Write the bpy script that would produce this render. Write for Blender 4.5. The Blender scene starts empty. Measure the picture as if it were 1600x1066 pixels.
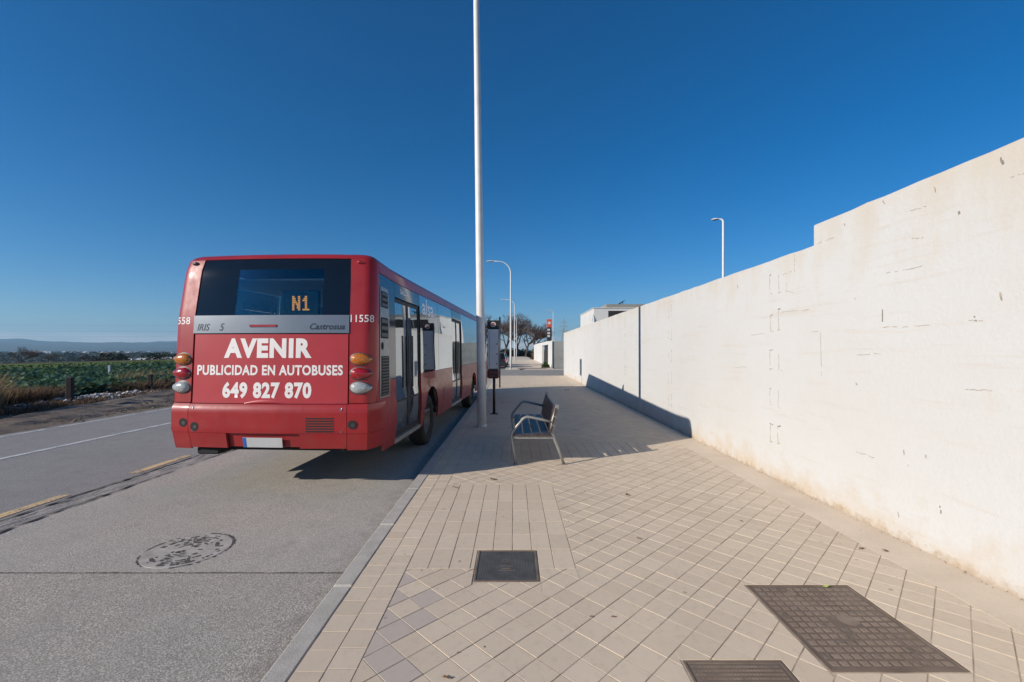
import bpy, math, random
from mathutils import Vector, Matrix
random.seed(7)
R = math.radians
scene = bpy.context.scene
col = scene.collection

# ------------------------------------------------------------------ camera
CAMZ = 1.77
cam = bpy.data.cameras.new('camera'); cam_o = bpy.data.objects.new('camera', cam); col.objects.link(cam_o)
cam.sensor_width = 36.0; cam.lens = 36.0 * 695 / 1600
cam.shift_x = -2 / 1600; cam.shift_y = 15 / 1600
cam.clip_start = 0.05; cam.clip_end = 40000
cam_o.location = (0, 0, CAMZ); cam_o.rotation_euler = (R(90), 0, 0)
scene.camera = cam_o

# ------------------------------------------------------------------ light
LDIR = Vector((1.0, 0.55, -0.485)).normalized()          # the way the sunlight travels
ELEV = math.asin(-LDIR.z); AZ = math.atan2(-LDIR.x, -LDIR.y)
world = bpy.data.worlds.new('World'); scene.world = world; world.use_nodes = True
wn = world.node_tree; bg = wn.nodes['Background']
sky = wn.nodes.new('ShaderNodeTexSky'); sky.sky_type = 'NISHITA'; sky.sun_disc = False
sky.sun_elevation = ELEV; sky.sun_rotation = AZ
sky.altitude = 650; sky.air_density = 1.0; sky.dust_density = 0.0; sky.ozone_density = 6.0
hs = wn.nodes.new('ShaderNodeHueSaturation'); hs.inputs['Saturation'].default_value = 1.26
wn.links.new(sky.outputs[0], hs.inputs['Color'])
def wnode(t, **k):
    n = wn.nodes.new(t)
    for a, x in k.items(): setattr(n, a, x)
    return n
tc = wnode('ShaderNodeTexCoord'); mp = wnode('ShaderNodeMapping'); mp.inputs['Scale'].default_value = (5, 5, 60)
ns = wnode('ShaderNodeTexNoise'); ns.inputs['Scale'].default_value = 1.0; ns.inputs['Detail'].default_value = 5
wn.links.new(tc.outputs['Generated'], mp.inputs[0]); wn.links.new(mp.outputs[0], ns.inputs['Vector'])
sx_ = wnode('ShaderNodeSeparateXYZ'); wn.links.new(tc.outputs['Generated'], sx_.inputs[0])
def wmap(src, a, b, c, d):
    n = wnode('ShaderNodeMapRange', interpolation_type='SMOOTHSTEP')
    for i, x in zip((1, 2, 3, 4), (a, b, c, d)): n.inputs[i].default_value = x
    wn.links.new(src, n.inputs[0]); return n.outputs[0]
def wmul(a, b):
    n = wnode('ShaderNodeMath', operation='MULTIPLY'); wn.links.new(a, n.inputs[0]); wn.links.new(b, n.inputs[1]); return n.outputs[0]
cl = wmul(wmul(wmap(sx_.outputs[2], 0.0, 0.014, 0, 1), wmap(sx_.outputs[2], 0.02, 0.036, 1, 0)), wmap(ns.outputs['Fac'], 0.38, 0.62, 0.15, 0.9))
cm = wnode('ShaderNodeMix', data_type='RGBA'); wn.links.new(cl, cm.inputs[0]); wn.links.new(hs.outputs[0], cm.inputs[6]); cm.inputs[7].default_value = (8.6, 8.4, 8.2, 1)
wn.links.new(cm.outputs[2], bg.inputs['Color'])
bg.inputs['Strength'].default_value = 0.064
sl = bpy.data.lights.new('sun', 'SUN'); sl.energy = 3.4; sl.angle = R(0.5); sl.color = (1.0, 0.92, 0.81)
so = bpy.data.objects.new('sun', sl); col.objects.link(so)
so.rotation_euler = LDIR.to_track_quat('-Z', 'Y').to_euler(); so.location = (-20, -12, 12)
vs = scene.view_settings
vs.view_transform = 'Standard'; vs.look = 'None'; vs.exposure = 0.70; vs.gamma = 1.0; vs.use_curve_mapping = False
scene.cycles.use_denoising = True
scene.cycles.max_bounces = 8; scene.cycles.transparent_max_bounces = 16
scene.cycles.volume_bounces = 0

# ------------------------------------------------------------------ helpers
def lerp(a, b, t): return a + (b - a) * t
def interp(tab, x):
    if x <= tab[0][0]: return tab[0][1]
    for (x0, y0), (x1, y1) in zip(tab, tab[1:]):
        if x <= x1: return lerp(y0, y1, (x - x0) / (x1 - x0))
    return tab[-1][1]

class MB:
    def __init__(s): s.v = []; s.f = []; s.t = []
    def add(s, vs_, fs, tint=0.5):
        b = len(s.v); s.v += [tuple(p) for p in vs_]
        s.f += [tuple(b + i for i in f) for f in fs]; s.t += [tint] * len(fs); return s
    def box(s, x0, x1, y0, y1, z0, z1, tint=0.5):
        v = [(x, y, z) for z in (z0, z1) for y in (y0, y1) for x in (x0, x1)]
        return s.add(v, [(0, 2, 3, 1), (4, 5, 7, 6), (0, 1, 5, 4), (2, 6, 7, 3), (0, 4, 6, 2), (1, 3, 7, 5)], tint)
    def cbox(s, x0, x1, y0, y1, z0, z1, b=0.01):
        # box with chamfered edges
        v = []; f = []
        xs, ys, zs = (x0, x1), (y0, y1), (z0, z1)
        idx = {}
        for i in (0, 1):
            for j in (0, 1):
                for k in (0, 1):
                    sx, sy, sz = (1, -1)[i], (1, -1)[j], (1, -1)[k]
                    for ax in range(3):
                        p = [xs[i] + sx * b, ys[j] + sy * b, zs[k] + sz * b]
                        p[ax] = (xs[i], ys[j], zs[k])[ax]
                        idx[i, j, k, ax] = len(v); v.append(tuple(p))
        I = lambda i, j, k, a: idx[i, j, k, a]
        for i in (0, 1):
            q = [I(i, 0, 0, 0), I(i, 1, 0, 0), I(i, 1, 1, 0), I(i, 0, 1, 0)]; f.append(q[::-1] if i == 0 else q)
            q = [I(0, i, 0, 1), I(0, i, 1, 1), I(1, i, 1, 1), I(1, i, 0, 1)]; f.append(q[::-1] if i == 0 else q)
            q = [I(0, 0, i, 2), I(1, 0, i, 2), I(1, 1, i, 2), I(0, 1, i, 2)]; f.append(q[::-1] if i == 0 else q)
        for a in (0, 1):
            for c in (0, 1):
                f.append([I(a, c, 0, 0), I(a, c, 1, 0), I(a, c, 1, 1), I(a, c, 0, 1)])
                f.append([I(a, 0, c, 0), I(a, 1, c, 0), I(a, 1, c, 2), I(a, 0, c, 2)])
                f.append([I(0, a, c, 1), I(1, a, c, 1), I(1, a, c, 2), I(0, a, c, 2)])
        for i in (0, 1):
            for j in (0, 1):
                for k in (0, 1): f.append([I(i, j, k, 0), I(i, j, k, 1), I(i, j, k, 2)])
        return s.add(v, f)
    def prism(s, poly, z0, z1, inset=0.0, tint=0.5):
        n = len(poly); cx = sum(p[0] for p in poly) / n; cy = sum(p[1] for p in poly) / n
        if inset:
            top = []
            for p in poly:
                d = math.hypot(p[0] - cx, p[1] - cy) or 1
                k = max(0.3, 1 - 1.35 * inset / d)
                top.append((cx + (p[0] - cx) * k, cy + (p[1] - cy) * k))
            v = [(p[0], p[1], z0) for p in poly] + [(p[0], p[1], z1 - inset * 0.8) for p in poly] + [(p[0], p[1], z1) for p in top]
            f = [[n + i, n + (i + 1) % n, 2 * n + (i + 1) % n, 2 * n + i] for i in range(n)]
            f += [[i, (i + 1) % n, n + (i + 1) % n, n + i] for i in range(n)]
            f.append(list(range(2 * n, 3 * n)))
        else:
            v = [(p[0], p[1], z0) for p in poly] + [(p[0], p[1], z1) for p in poly]
            f = [[i, (i + 1) % n, n + (i + 1) % n, n + i] for i in range(n)] + [list(range(n, 2 * n)), list(range(n))[::-1]]
        return s.add(v, f, tint)
    def tube(s, pts, rad, n=8, cap=True, squash=None):
        pts = [Vector(p) for p in pts]; m = len(pts)
        rads = rad if isinstance(rad, (list, tuple)) else [rad] * m
        v = []; f = []
        up = None
        for i, p in enumerate(pts):
            d = (pts[min(i + 1, m - 1)] - pts[max(i - 1, 0)]).normalized()
            if up is None:
                up = Vector((0, 0, 1)) if abs(d.z) < 0.9 else Vector((0, 1, 0))
            sx = d.cross(up).normalized(); sy = sx.cross(d).normalized(); up = sy
            for k in range(n):
                a = 2 * math.pi * k / n
                q = 1.0 if squash is None else squash
                v.append(p + sx * math.cos(a) * rads[i] + sy * math.sin(a) * rads[i] * q)
        for i in range(m - 1):
            for k in range(n):
                f.append([i * n + k, i * n + (k + 1) % n, (i + 1) * n + (k + 1) % n, (i + 1) * n + k])
        if cap: f += [list(range(n))[::-1], [(m - 1) * n + k for k in range(n)]]
        return s.add(v, f)
    def lathe(s, prof, axis='Z', c=(0, 0, 0), n=24, a0=0.0, a1=2 * math.pi):
        full = abs(a1 - a0 - 2 * math.pi) < 1e-6
        m = len(prof); v = []; f = []
        nn = n if full else n + 1
        for k in range(nn):
            a = a0 + (a1 - a0) * k / n
            for r_, h in prof:
                if axis == 'Z': p = (r_ * math.cos(a), r_ * math.sin(a), h)
                elif axis == 'X': p = (h, r_ * math.cos(a), r_ * math.sin(a))
                else: p = (r_ * math.cos(a), h, r_ * math.sin(a))
                v.append((c[0] + p[0], c[1] + p[1], c[2] + p[2]))
        for k in range(n):
            k2 = (k + 1) % nn if full else k + 1
            for i in range(m - 1):
                f.append([k * m + i, k2 * m + i, k2 * m + i + 1, k * m + i + 1])
        return s.add(v, f)
    def build(s, name, mat, parent=None, smooth=False, props=None, tint=False):
        me = bpy.data.meshes.new(name); me.from_pydata(s.v, [], s.f); me.update()
        if tint:
            at = me.attributes.new('tint', 'FLOAT', 'FACE'); at.data.foreach_set('value', s.t)
        if smooth:
            me.polygons.foreach_set('use_smooth', [True] * len(me.polygons))
        if mat: me.materials.append(mat)
        return link(name, me, parent, props)

def link(name, me, parent=None, props=None):
    o = bpy.data.objects.new(name, me); col.objects.link(o)
    if parent is not None: o.parent = parent
    if props:
        for k, x in props.items(): o[k] = x
    return o
def thing(name, label, cat, loc=(0, 0, 0), rz=0.0, group=None):
    o = bpy.data.objects.new(name, None); col.objects.link(o); o.empty_display_size = 0.2
    o.location = loc; o.rotation_euler = (0, 0, rz); o['label'] = label; o['category'] = cat
    if group: o['group'] = group
    return o
def tag(o, label, cat, group=None):
    o['label'] = label; o['category'] = cat
    if group: o['group'] = group
    return o
def struct(o): o['kind'] = 'structure'; return o
def stuff(o, label=None, cat=None):
    o['kind'] = 'stuff'
    if label: o['label'] = label
    if cat: o['category'] = cat
    return o
def copy_tree(o, parent=None):
    c = o.copy(); col.objects.link(c)
    if parent is not None: c.parent = parent
    for ch in list(o.children): copy_tree(ch, c)
    return c
def shade_auto(o, ang=35):
    me = o.data
    me.polygons.foreach_set('use_smooth', [True] * len(me.polygons))
    try: me.set_sharp_from_angle(angle=R(ang))
    except Exception: pass
    return o

# ------------------------------------------------------------------ materials
class NT:
    def __init__(s, name):
        s.m = bpy.data.materials.new(name); s.m.use_nodes = True
        s.t = s.m.node_tree; s.n = s.t.nodes; s.b = s.n['Principled BSDF']; s.out = s.n['Material Output']
        g = s.n.new('ShaderNodeNewGeometry'); s.pos = g.outputs['Position']; s.geo = g
    def L(s, a, b): s.t.links.new(a, b)
    def noise(s, scale, detail=4, rough=0.55, vec=None, stretch=None, dist=0.0):
        nd = s.n.new('ShaderNodeTexNoise'); nd.inputs['Scale'].default_value = scale
        nd.inputs['Detail'].default_value = detail; nd.inputs['Roughness'].default_value = rough
        nd.inputs['Distortion'].default_value = dist
        v = vec or s.pos
        if stretch:
            mp = s.n.new('ShaderNodeMapping'); mp.inputs['Scale'].default_value = stretch
            s.L(v, mp.inputs['Vector']); v = mp.outputs[0]
        s.L(v, nd.inputs['Vector']); return nd.outputs['Fac']
    def voro(s, scale, feature='F1', stretch=None):
        nd = s.n.new('ShaderNodeTexVoronoi'); nd.feature = feature; nd.inputs['Scale'].default_value = scale
        v = s.pos
        if stretch:
            mp = s.n.new('ShaderNodeMapping'); mp.inputs['Scale'].default_value = stretch
            s.L(v, mp.inputs['Vector']); v = mp.outputs[0]
        s.L(v, nd.inputs['Vector']); return nd.outputs['Distance']
    def ramp(s, fac, a, b, lo=0.0, hi=1.0):
        nd = s.n.new('ShaderNodeMapRange'); nd.inputs['From Min'].default_value = a; nd.inputs['From Max'].default_value = b
        nd.inputs['To Min'].default_value = lo; nd.inputs['To Max'].default_value = hi
        s.L(fac, nd.inputs['Value']); return nd.outputs[0]
    def math(s, op, a, b):
        nd = s.n.new('ShaderNodeMath'); nd.operation = op
        for i, x in enumerate((a, b)):
            if isinstance(x, (int, float)): nd.inputs[i].default_value = x
            else: s.L(x, nd.inputs[i])
        return nd.outputs[0]
    def mix(s, fac, a, b, mode='MIX'):
        nd = s.n.new('ShaderNodeMix'); nd.data_type = 'RGBA'; nd.blend_type = mode
        if isinstance(fac, (int, float)): nd.inputs[0].default_value = fac
        else: s.L(fac, nd.inputs[0])
        for i, x in ((6, a), (7, b)):
            if isinstance(x, tuple): nd.inputs[i].default_value = (x + (1,))[:4]
            else: s.L(x, nd.inputs[i])
        return nd.outputs[2]
    def sep(s, axis):
        nd = s.n.new('ShaderNodeSeparateXYZ'); s.L(s.pos, nd.inputs[0]); return nd.outputs[axis]
    def attr(s, name):
        nd = s.n.new('ShaderNodeAttribute'); nd.attribute_name = name; return nd.outputs['Fac']
    def bump(s, h, strength=0.3, dist=0.01):
        nd = s.n.new('ShaderNodeBump'); nd.inputs['Strength'].default_value = strength; nd.inputs['Distance'].default_value = dist
        s.L(h, nd.inputs['Height']); s.L(nd.outputs[0], s.b.inputs['Normal']); return nd.outputs[0]
    def color(s, c):
        if isinstance(c, tuple): s.b.inputs['Base Color'].default_value = (c + (1,))[:4]
        else: s.L(c, s.b.inputs['Base Color'])
    def set(s, **k):
        for a, x in k.items():
            inp = s.b.inputs[a.replace('_', ' ')]
            if isinstance(x, (int, float, tuple)): inp.default_value = x
            else: s.L(x, inp)

def simple(name, c, rough=0.5, metal=0.0, var=0.12, scale=6.0, bump=0.0, bscale=120, spec=0.5, coat=0.0):
    k = NT(name)
    n1 = k.noise(scale, 5)
    k.color(k.mix(k.ramp(n1, 0.3, 0.7), tuple(x * (1 - var) for x in c), tuple(min(1, x * (1 + var)) for x in c)))
    k.set(Roughness=rough, Metallic=metal)
    k.b.inputs['Specular IOR Level'].default_value = spec
    if coat:
        k.b.inputs['Coat Weight'].default_value = coat; k.b.inputs['Coat Roughness'].default_value = 0.04
    if bump: k.bump(k.noise(bscale, 3), bump, 0.004)
    return k.m

M = {}
def asphalt(name, c, warm, agg=1.0, kerbdirt=False):
    k = NT(name)
    big = k.noise(0.55, 5, 0.6); med = k.noise(3.2, 6, 0.65); fine = k.noise(130, 1, 0.5); vo = k.voro(80)
    base = k.mix(k.ramp(big, 0.34, 0.66), c, warm)
    base = k.mix(k.ramp(med, 0.45, 0.75, 0, 0.5), base, tuple(x * 0.74 for x in c))
    base = k.mix(k.ramp(k.noise(1.3, 6, 0.7), 0.56, 0.72, 0, 0.35), base, (c[0] * 1.12, c[1] * 0.93, c[2] * 0.84))
    sp = k.math('ADD', k.ramp(fine, 0.3, 0.7, -0.5, 0.5), k.ramp(vo, 0.1, 0.6, 0.35, -0.35))
    base = k.mix(k.ramp(sp, -0.06, -0.45, 0, 0.95 * agg), base, tuple(x * 0.32 for x in c))
    base = k.mix(k.ramp(sp, 0.06, 0.45, 0, 0.95 * agg), base, tuple(min(1, x * 1.95) for x in c))
    base = k.mix(k.ramp(k.noise(2.1, 7, 0.72), 0.60, 0.74, 0, 0.55), base, tuple(x * 0.5 for x in c))
    if kerbdirt:
        e = k.math('ADD', k.ramp(k.sep(0), -1.62, -1.27, 0, 0.9), k.ramp(k.noise(5, 6, 0.7), 0.3, 0.7, -0.6, 0.3))
        base = k.mix(k.ramp(e, 0.1, 0.9, 0, 0.7), base, tuple(x * 0.5 for x in c))
        w = k.math('ADD', k.ramp(k.noise(0.9, 5, 0.6, stretch=(2.2, 0.25, 1)), 0.35, 0.7, -0.1, 0.5), 0.0)
        base = k.mix(w, base, tuple(x * 0.82 for x in c))
    k.color(base); k.set(Roughness=0.92); k.b.inputs['Specular IOR Level'].default_value = 0.25
    k.bump(sp, 0.35 * agg, 0.004)
    return k.m
M['bay'] = asphalt('bay_asphalt', (0.455, 0.42, 0.372), (0.515, 0.462, 0.40), 0.62, True)
M['bay2'] = asphalt('old_bay_asphalt', (0.42, 0.385, 0.34), (0.50, 0.44, 0.375), 0.62, True)
M['road'] = asphalt('road_asphalt', (0.30, 0.285, 0.272), (0.335, 0.315, 0.296), 0.55)

k = NT('paving_tile')
t = k.attr('tint')
base = k.mix(t, (0.60, 0.488, 0.365), (0.695, 0.573, 0.435))
base = k.mix(k.ramp(t, 0.93, 0.95), base, (0.505, 0.43, 0.37))
base = k.mix(k.ramp(k.noise(1.1, 5), 0.42, 0.72, 0, 0.35), base, (0.50, 0.41, 0.315))
base = k.mix(k.ramp(k.noise(17, 5, 0.65), 0.52, 0.8, 0, 0.4), base, (0.36, 0.285, 0.22))
base = k.mix(k.ramp(k.noise(260, 2), 0.3, 0.75, 0.0, 0.25), base, (0.44, 0.36, 0.285))
gum = k.math('ADD', k.voro(3.3), k.ramp(k.noise(55, 3), 0.3, 0.7, -0.02, 0.02))
base = k.mix(k.ramp(gum, 0.055, 0.035, 0, 0.6), base, (0.22, 0.18, 0.145))
base = k.mix(k.ramp(k.noise(0.45, 6, 0.7), 0.55, 0.75, 0, 0.3), base, (0.48, 0.395, 0.305))
k.color(base); k.set(Roughness=0.85); k.b.inputs['Specular IOR Level'].default_value = 0.3
k.bump(k.noise(330, 3), 0.25, 0.003); M['tile'] = k.m
k = NT('joint_mortar')
k.color(k.mix(k.ramp(k.noise(6, 5), 0.35, 0.7), (0.26, 0.20, 0.15), (0.58, 0.47, 0.355))); k.set(Roughness=0.95)
k.bump(k.noise(180, 3), 0.4, 0.004); M['joint'] = k.m
k = NT('dusty_concrete_strip')
b_ = k.mix(k.ramp(k.noise(2.2, 6), 0.35, 0.68), (0.60, 0.495, 0.38), (0.69, 0.575, 0.45))
b_ = k.mix(k.ramp(k.noise(40, 4, 0.7), 0.55, 0.8, 0, 0.5), b_, (0.40, 0.315, 0.235))
k.color(b_); k.set(Roughness=0.95); k.bump(k.noise(90, 5), 0.4, 0.006); M['strip'] = k.m
k = NT('kerb_concrete')
b_ = k.mix(k.ramp(k.noise(7, 6), 0.35, 0.7), (0.40, 0.37, 0.325), (0.50, 0.46, 0.405))
b_ = k.mix(k.ramp(k.noise(160, 2), 0.55, 0.75, 0, 0.6), b_, (0.2, 0.19, 0.175))
k.color(b_); k.set(Roughness=0.93); k.bump(k.noise(120, 4), 0.4, 0.006); M['kerb'] = k.m
k = NT('gutter_concrete')
b_ = k.mix(k.ramp(k.noise(4, 6), 0.35, 0.68), (0.30, 0.28, 0.255), (0.43, 0.395, 0.355))
b_ = k.mix(k.ramp(k.noise(14, 6, 0.75, stretch=(1, 0.12, 1)), 0.52, 0.66, 0, 0.9), b_, (0.085, 0.075, 0.068))
k.color(b_); k.set(Roughness=0.95); k.bump(k.noise(30, 6, 0.7), 0.8, 0.02); M['gutter'] = k.m

k = NT('white_plaster')
z = k.sep(2)
b_ = k.mix(k.ramp(k.noise(0.7, 6, 0.6), 0.38, 0.7), (0.575, 0.572, 0.56), (0.56, 0.548, 0.525))
b_ = k.mix(k.ramp(k.noise(9, 6, 0.7), 0.5, 0.78, 0, 0.35), b_, (0.53, 0.51, 0.48))
low = k.math('ADD', k.ramp(z, 0.10, 0.62, 1.0, 0.0), k.ramp(k.noise(2.4, 6, 0.65), 0.3, 0.7, -0.55, 0.35))
b_ = k.mix(k.ramp(low, 0.25, 1.0, 0, 0.8), b_, (0.525, 0.43, 0.315))
low2 = k.math('ADD', k.ramp(z, 0.11, 0.27, 1.0, 0.0), k.ramp(k.noise(11, 6, 0.7), 0.3, 0.7, -0.6, 0.3))
b_ = k.mix(k.ramp(low2, 0.4, 0.95, 0, 0.75), b_, (0.38, 0.29, 0.2))
up = k.math('ADD', k.ramp(z, 2.2, 3.1, 0.0, 0.9), k.ramp(k.noise(1.5, 6, 0.65, stretch=(1, 1.2, 0.5)), 0.3, 0.7, -0.6, 0.4))
b_ = k.mix(k.ramp(up, 0.3, 1.1, 0, 0.7), b_, (0.535, 0.462, 0.365))
st = k.noise(3.0, 6, 0.7, stretch=(1, 0.22, 3.5))
b_ = k.mix(k.ramp(st, 0.56, 0.74, 0, 0.45), b_, (0.51, 0.43, 0.335))
b_ = k.mix(k.math('MULTIPLY', k.ramp(k.noise(4.5, 6, 0.7, stretch=(1, 1, 0.1)), 0.52, 0.78, 0, 0.5), k.ramp(z, 1.9, 3.0, 0, 1)), b_, (0.54, 0.47, 0.385))
k.color(b_); k.set(Roughness=0.9); k.b.inputs['Specular IOR Level'].default_value = 0.25
k.bump(k.math('ADD', k.noise(26, 6, 0.65), k.math('MULTIPLY', k.noise(1.6, 3, stretch=(1, 0.35, 2.2)), 1.6)), 0.16, 0.03)
M['wall'] = k.m
M['wallmark'] = simple('chipped_mortar', (0.37, 0.325, 0.265), 0.95, var=0.35, scale=40)
M['wallchip'] = simple('bare_grey_chip', (0.24, 0.215, 0.185), 0.95, var=0.4, scale=60)
M['wallstain'] = simple('ochre_rust_stain', (0.42, 0.34, 0.2), 0.95, var=0.3, scale=60)
M['white_line'] = None
def paint(name, c, wear):
    k = NT(name)
    w = k.math('ADD', k.noise(45, 5, 0.7), k.ramp(k.noise(3, 4), 0.3, 0.7, -0.12, 0.12))
    k.color(k.mix(k.ramp(w, 0.5 + wear, 0.62 + wear), c, (0.17, 0.165, 0.16))); k.set(Roughness=0.85)
    k.bump(k.noise(150, 2, 0.7), 0.3, 0.005); return k.m
M['white_line'] = paint('worn_white_paint', (0.58, 0.58, 0.57), 0.02)
M['yellow_line'] = paint('worn_yellow_paint', (0.66, 0.47, 0.24), 0.03)

# bus
k = NT('red_bus_paint')
b_ = k.mix(k.ramp(k.noise(1.4, 5), 0.35, 0.7), (0.275, 0.011, 0.014), (0.325, 0.018, 0.02))
zz = k.math('ADD', k.ramp(k.sep(2), 0.45, 1.15, 0.9, 0.0), k.ramp(k.noise(5, 6, 0.7), 0.3, 0.7, -0.55, 0.25))
b_ = k.mix(k.ramp(zz, 0.2, 1.0, 0, 0.5), b_, (0.19, 0.05, 0.045))
b_ = k.mix(k.ramp(k.noise(5, 6, 0.7, stretch=(1, 1, 0.12)), 0.52, 0.78, 0, 0.35), b_, (0.2, 0.035, 0.035))
k.color(b_); k.set(Roughness=k.ramp(k.noise(8, 4), 0.3, 0.7, 0.36, 0.5)); k.b.inputs['Specular IOR Level'].default_value = 0.3; k.b.inputs['Coat Weight'].default_value = 0.35
k.b.inputs['Coat Roughness'].default_value = 0.06; k.bump(k.noise(1.7, 2), 0.12, 0.03); M['red'] = k.m
k = NT('faded_red_vinyl')
b_ = k.mix(k.ramp(k.noise(1.4, 5), 0.35, 0.7), (0.365, 0.027, 0.036), (0.41, 0.036, 0.046))
b_ = k.mix(k.ramp(k.noise(4, 6, 0.7, stretch=(1, 1, 0.15)), 0.5, 0.78, 0, 0.4), b_, (0.27, 0.045, 0.048))
k.b.inputs['Specular IOR Level'].default_value = 0.3
k.color(b_); k.set(Roughness=0.42); k.b.inputs['Coat Weight'].default_value = 0.12; k.b.inputs['Coat Roughness'].default_value = 0.1
k.bump(k.noise(2.2, 2), 0.12, 0.03); M['vinyl'] = k.m
M['silver'] = simple('brushed_silver', (0.21, 0.22, 0.235), 0.3, 0.6, 0.06, 3)
M['black'] = simple('black_rubber', (0.018, 0.018, 0.02), 0.6, var=0.3)
M['tyre'] = simple('tyre_rubber', (0.025, 0.024, 0.023), 0.85, var=0.3, scale=20, bump=0.2)
M['rim'] = simple('dusty_steel_rim', (0.17, 0.155, 0.135), 0.6, 0.4, 0.3, 14)
M['dark_grey'] = simple('dark_grey_plastic', (0.045, 0.047, 0.05), 0.45, var=0.25)
M['under'] = simple('grimy_underbody', (0.012, 0.012, 0.012), 0.9, var=0.3)
M['grille'] = simple('grey_grille_panel', (0.24, 0.25, 0.25), 0.3, 0.3, 0.2)
M['sill'] = simple('scuffed_aluminium_sill', (0.40, 0.39, 0.36), 0.5, 0.5, 0.25, 12)
M['letter'] = simple('cream_lettering', (0.72, 0.68, 0.66), 0.5, var=0.04)
M['letter_dark'] = simple('dark_chrome_lettering', (0.05, 0.052, 0.06), 0.3, 0.5, 0.1)
M['letter_pale'] = simple('pale_blue_lettering', (0.84, 0.87, 0.90), 0.5, var=0.04)
M['interior'] = simple('bus_interior_lining', (0.62, 0.64, 0.64), 0.7, var=0.08)
M['seat'] = simple('blue_seat_fabric', (0.03, 0.05, 0.12), 0.8)
M['plate'] = simple('number_plate_white', (0.48, 0.48, 0.48), 0.4, var=0.05)
M['plate_blue'] = simple('number_plate_blue', (0.02, 0.12, 0.42), 0.4)
def glassmat(name, tint, spec_mix, rough=0.02, wave=0.0, tintspec=(0.9, 0.95, 1.0)):
    k = NT(name); k.n.remove(k.b)
    tr = k.n.new('ShaderNodeBsdfTransparent'); tr.inputs[0].default_value = tint + (1,)
    gl = k.n.new('ShaderNodeBsdfGlossy'); gl.inputs['Roughness'].default_value = rough; gl.inputs['Color'].default_value = tintspec + (1,)
    fr = k.n.new('ShaderNodeFresnel'); fr.inputs['IOR'].default_value = 1.5
    mx = k.n.new('ShaderNodeMixShader')
    f = k.math('MINIMUM', k.math('ADD', k.math('MULTIPLY', fr.outputs[0], 1.0), spec_mix), 0.92)
    k.L(f, mx.inputs[0]); k.L(tr.outputs[0], mx.inputs[1]); k.L(gl.outputs[0], mx.inputs[2]); k.L(mx.outputs[0], k.out.inputs[0])
    if wave:
        nd = k.n.new('ShaderNodeBump'); nd.inputs['Strength'].default_value = wave; nd.inputs['Distance'].default_value = 0.05
        k.L(k.noise(0.9, 1), nd.inputs['Height']); k.L(nd.outputs[0], gl.inputs['Normal'])
    return k.m
M['glass_side'] = glassmat('tinted_side_glass', (0.55, 0.60, 0.61), 0.22, 0.015, 0.10)
M['glass_clear'] = glassmat('rear_window_glass', (0.82, 0.88, 0.88), 0.0, 0.02)
M['glass_dark'] = simple('black_ceramic_glass', (0.006, 0.008, 0.011), 0.06, var=0.1)
k = NT('dark_blue_gloss_panel')
k.color((0.012, 0.028, 0.05)); k.set(Roughness=0.09); k.b.inputs['Specular IOR Level'].default_value = 0.8
k.bump(k.noise(1.1, 1), 0.10, 0.05); M['blue_panel'] = k.m
def lensmat(name, c, emis=0.0):
    k = NT(name)
    k.color(k.mix(k.ramp(k.voro(60), 0.1, 0.5), c, tuple(x * 0.55 for x in c))); k.set(Roughness=0.18)
    k.b.inputs['Coat Weight'].default_value = 1.0; k.b.inputs['Coat Roughness'].default_value = 0.02; k.bump(k.voro(70), 0.15, 0.004)
    return k.m
M['amber'] = lensmat('amber_lens', (0.72, 0.22, 0.015)); M['redlens'] = lensmat('red_lens', (0.50, 0.008, 0.012))
M['clearlens'] = lensmat('clear_lens', (0.55, 0.58, 0.57))
k = NT('amber_led'); k.color((0.1, 0.05, 0.01)); k.set(Emission_Color=(1.0, 0.42, 0.07, 1), Emission_Strength=0.5); M['led'] = k.m
# street furniture
M['galv'] = simple('painted_galvanised_steel', (0.66, 0.65, 0.635), 0.45, 0.0, 0.08, 4)
M['lampglass'] = simple('lamp_underside', (0.10, 0.10, 0.11), 0.2)
M['benchmetal'] = simple('grey_painted_steel', (0.31, 0.30, 0.285), 0.45, 0.4, 0.12, 9)
M['slat'] = simple('dark_brown_slat', (0.062, 0.045, 0.036), 0.42, 0.0, 0.3, 18, 0.15, 90)
M['totem_dark'] = simple('dark_brown_steel', (0.028, 0.021, 0.02), 0.5, 0.2, 0.25)
M['totem_panel'] = simple('pale_timetable_panel', (0.60, 0.61, 0.64), 0.25, 0.0, 0.05)
M['totem_red'] = simple('weathered_maroon_steel', (0.09, 0.035, 0.035), 0.5, 0.1, 0.3, 12)
M['logo_red'] = simple('logo_red', (0.45, 0.05, 0.05), 0.5)
M['logo_white'] = simple('logo_white', (0.6, 0.58, 0.57), 0.5)
k = NT('rusty_cast_iron')
b_ = k.mix(k.ramp(k.noise(5, 6, 0.65), 0.35, 0.68), (0.235, 0.172, 0.13), (0.325, 0.25, 0.195))
b_ = k.mix(k.ramp(k.noise(7, 6, 0.7), 0.52, 0.68, 0, 0.8), b_, (0.10, 0.088, 0.08))
k.color(b_); k.set(Roughness=0.7, Metallic=0.35); k.bump(k.noise(120, 4), 0.4, 0.004); M['iron'] = k.m
k = NT('cast_iron_ground'); 
b_ = k.mix(k.ramp(k.noise(6, 6, 0.65), 0.35, 0.68), (0.155, 0.115, 0.088), (0.22, 0.168, 0.13))
k.color(b_); k.set(Roughness=0.8, Metallic=0.25); k.bump(k.noise(120, 4), 0.4, 0.004); M['iron2'] = k.m
M['rubber'] = simple('dark_composite_lid', (0.070, 0.070, 0.070), 0.75, 0.0, 0.25, 9, 0.2)
M['rubber2'] = simple('dark_composite_rib', (0.085, 0.083, 0.082), 0.7, 0.0, 0.3, 9, 0.2)
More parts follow.
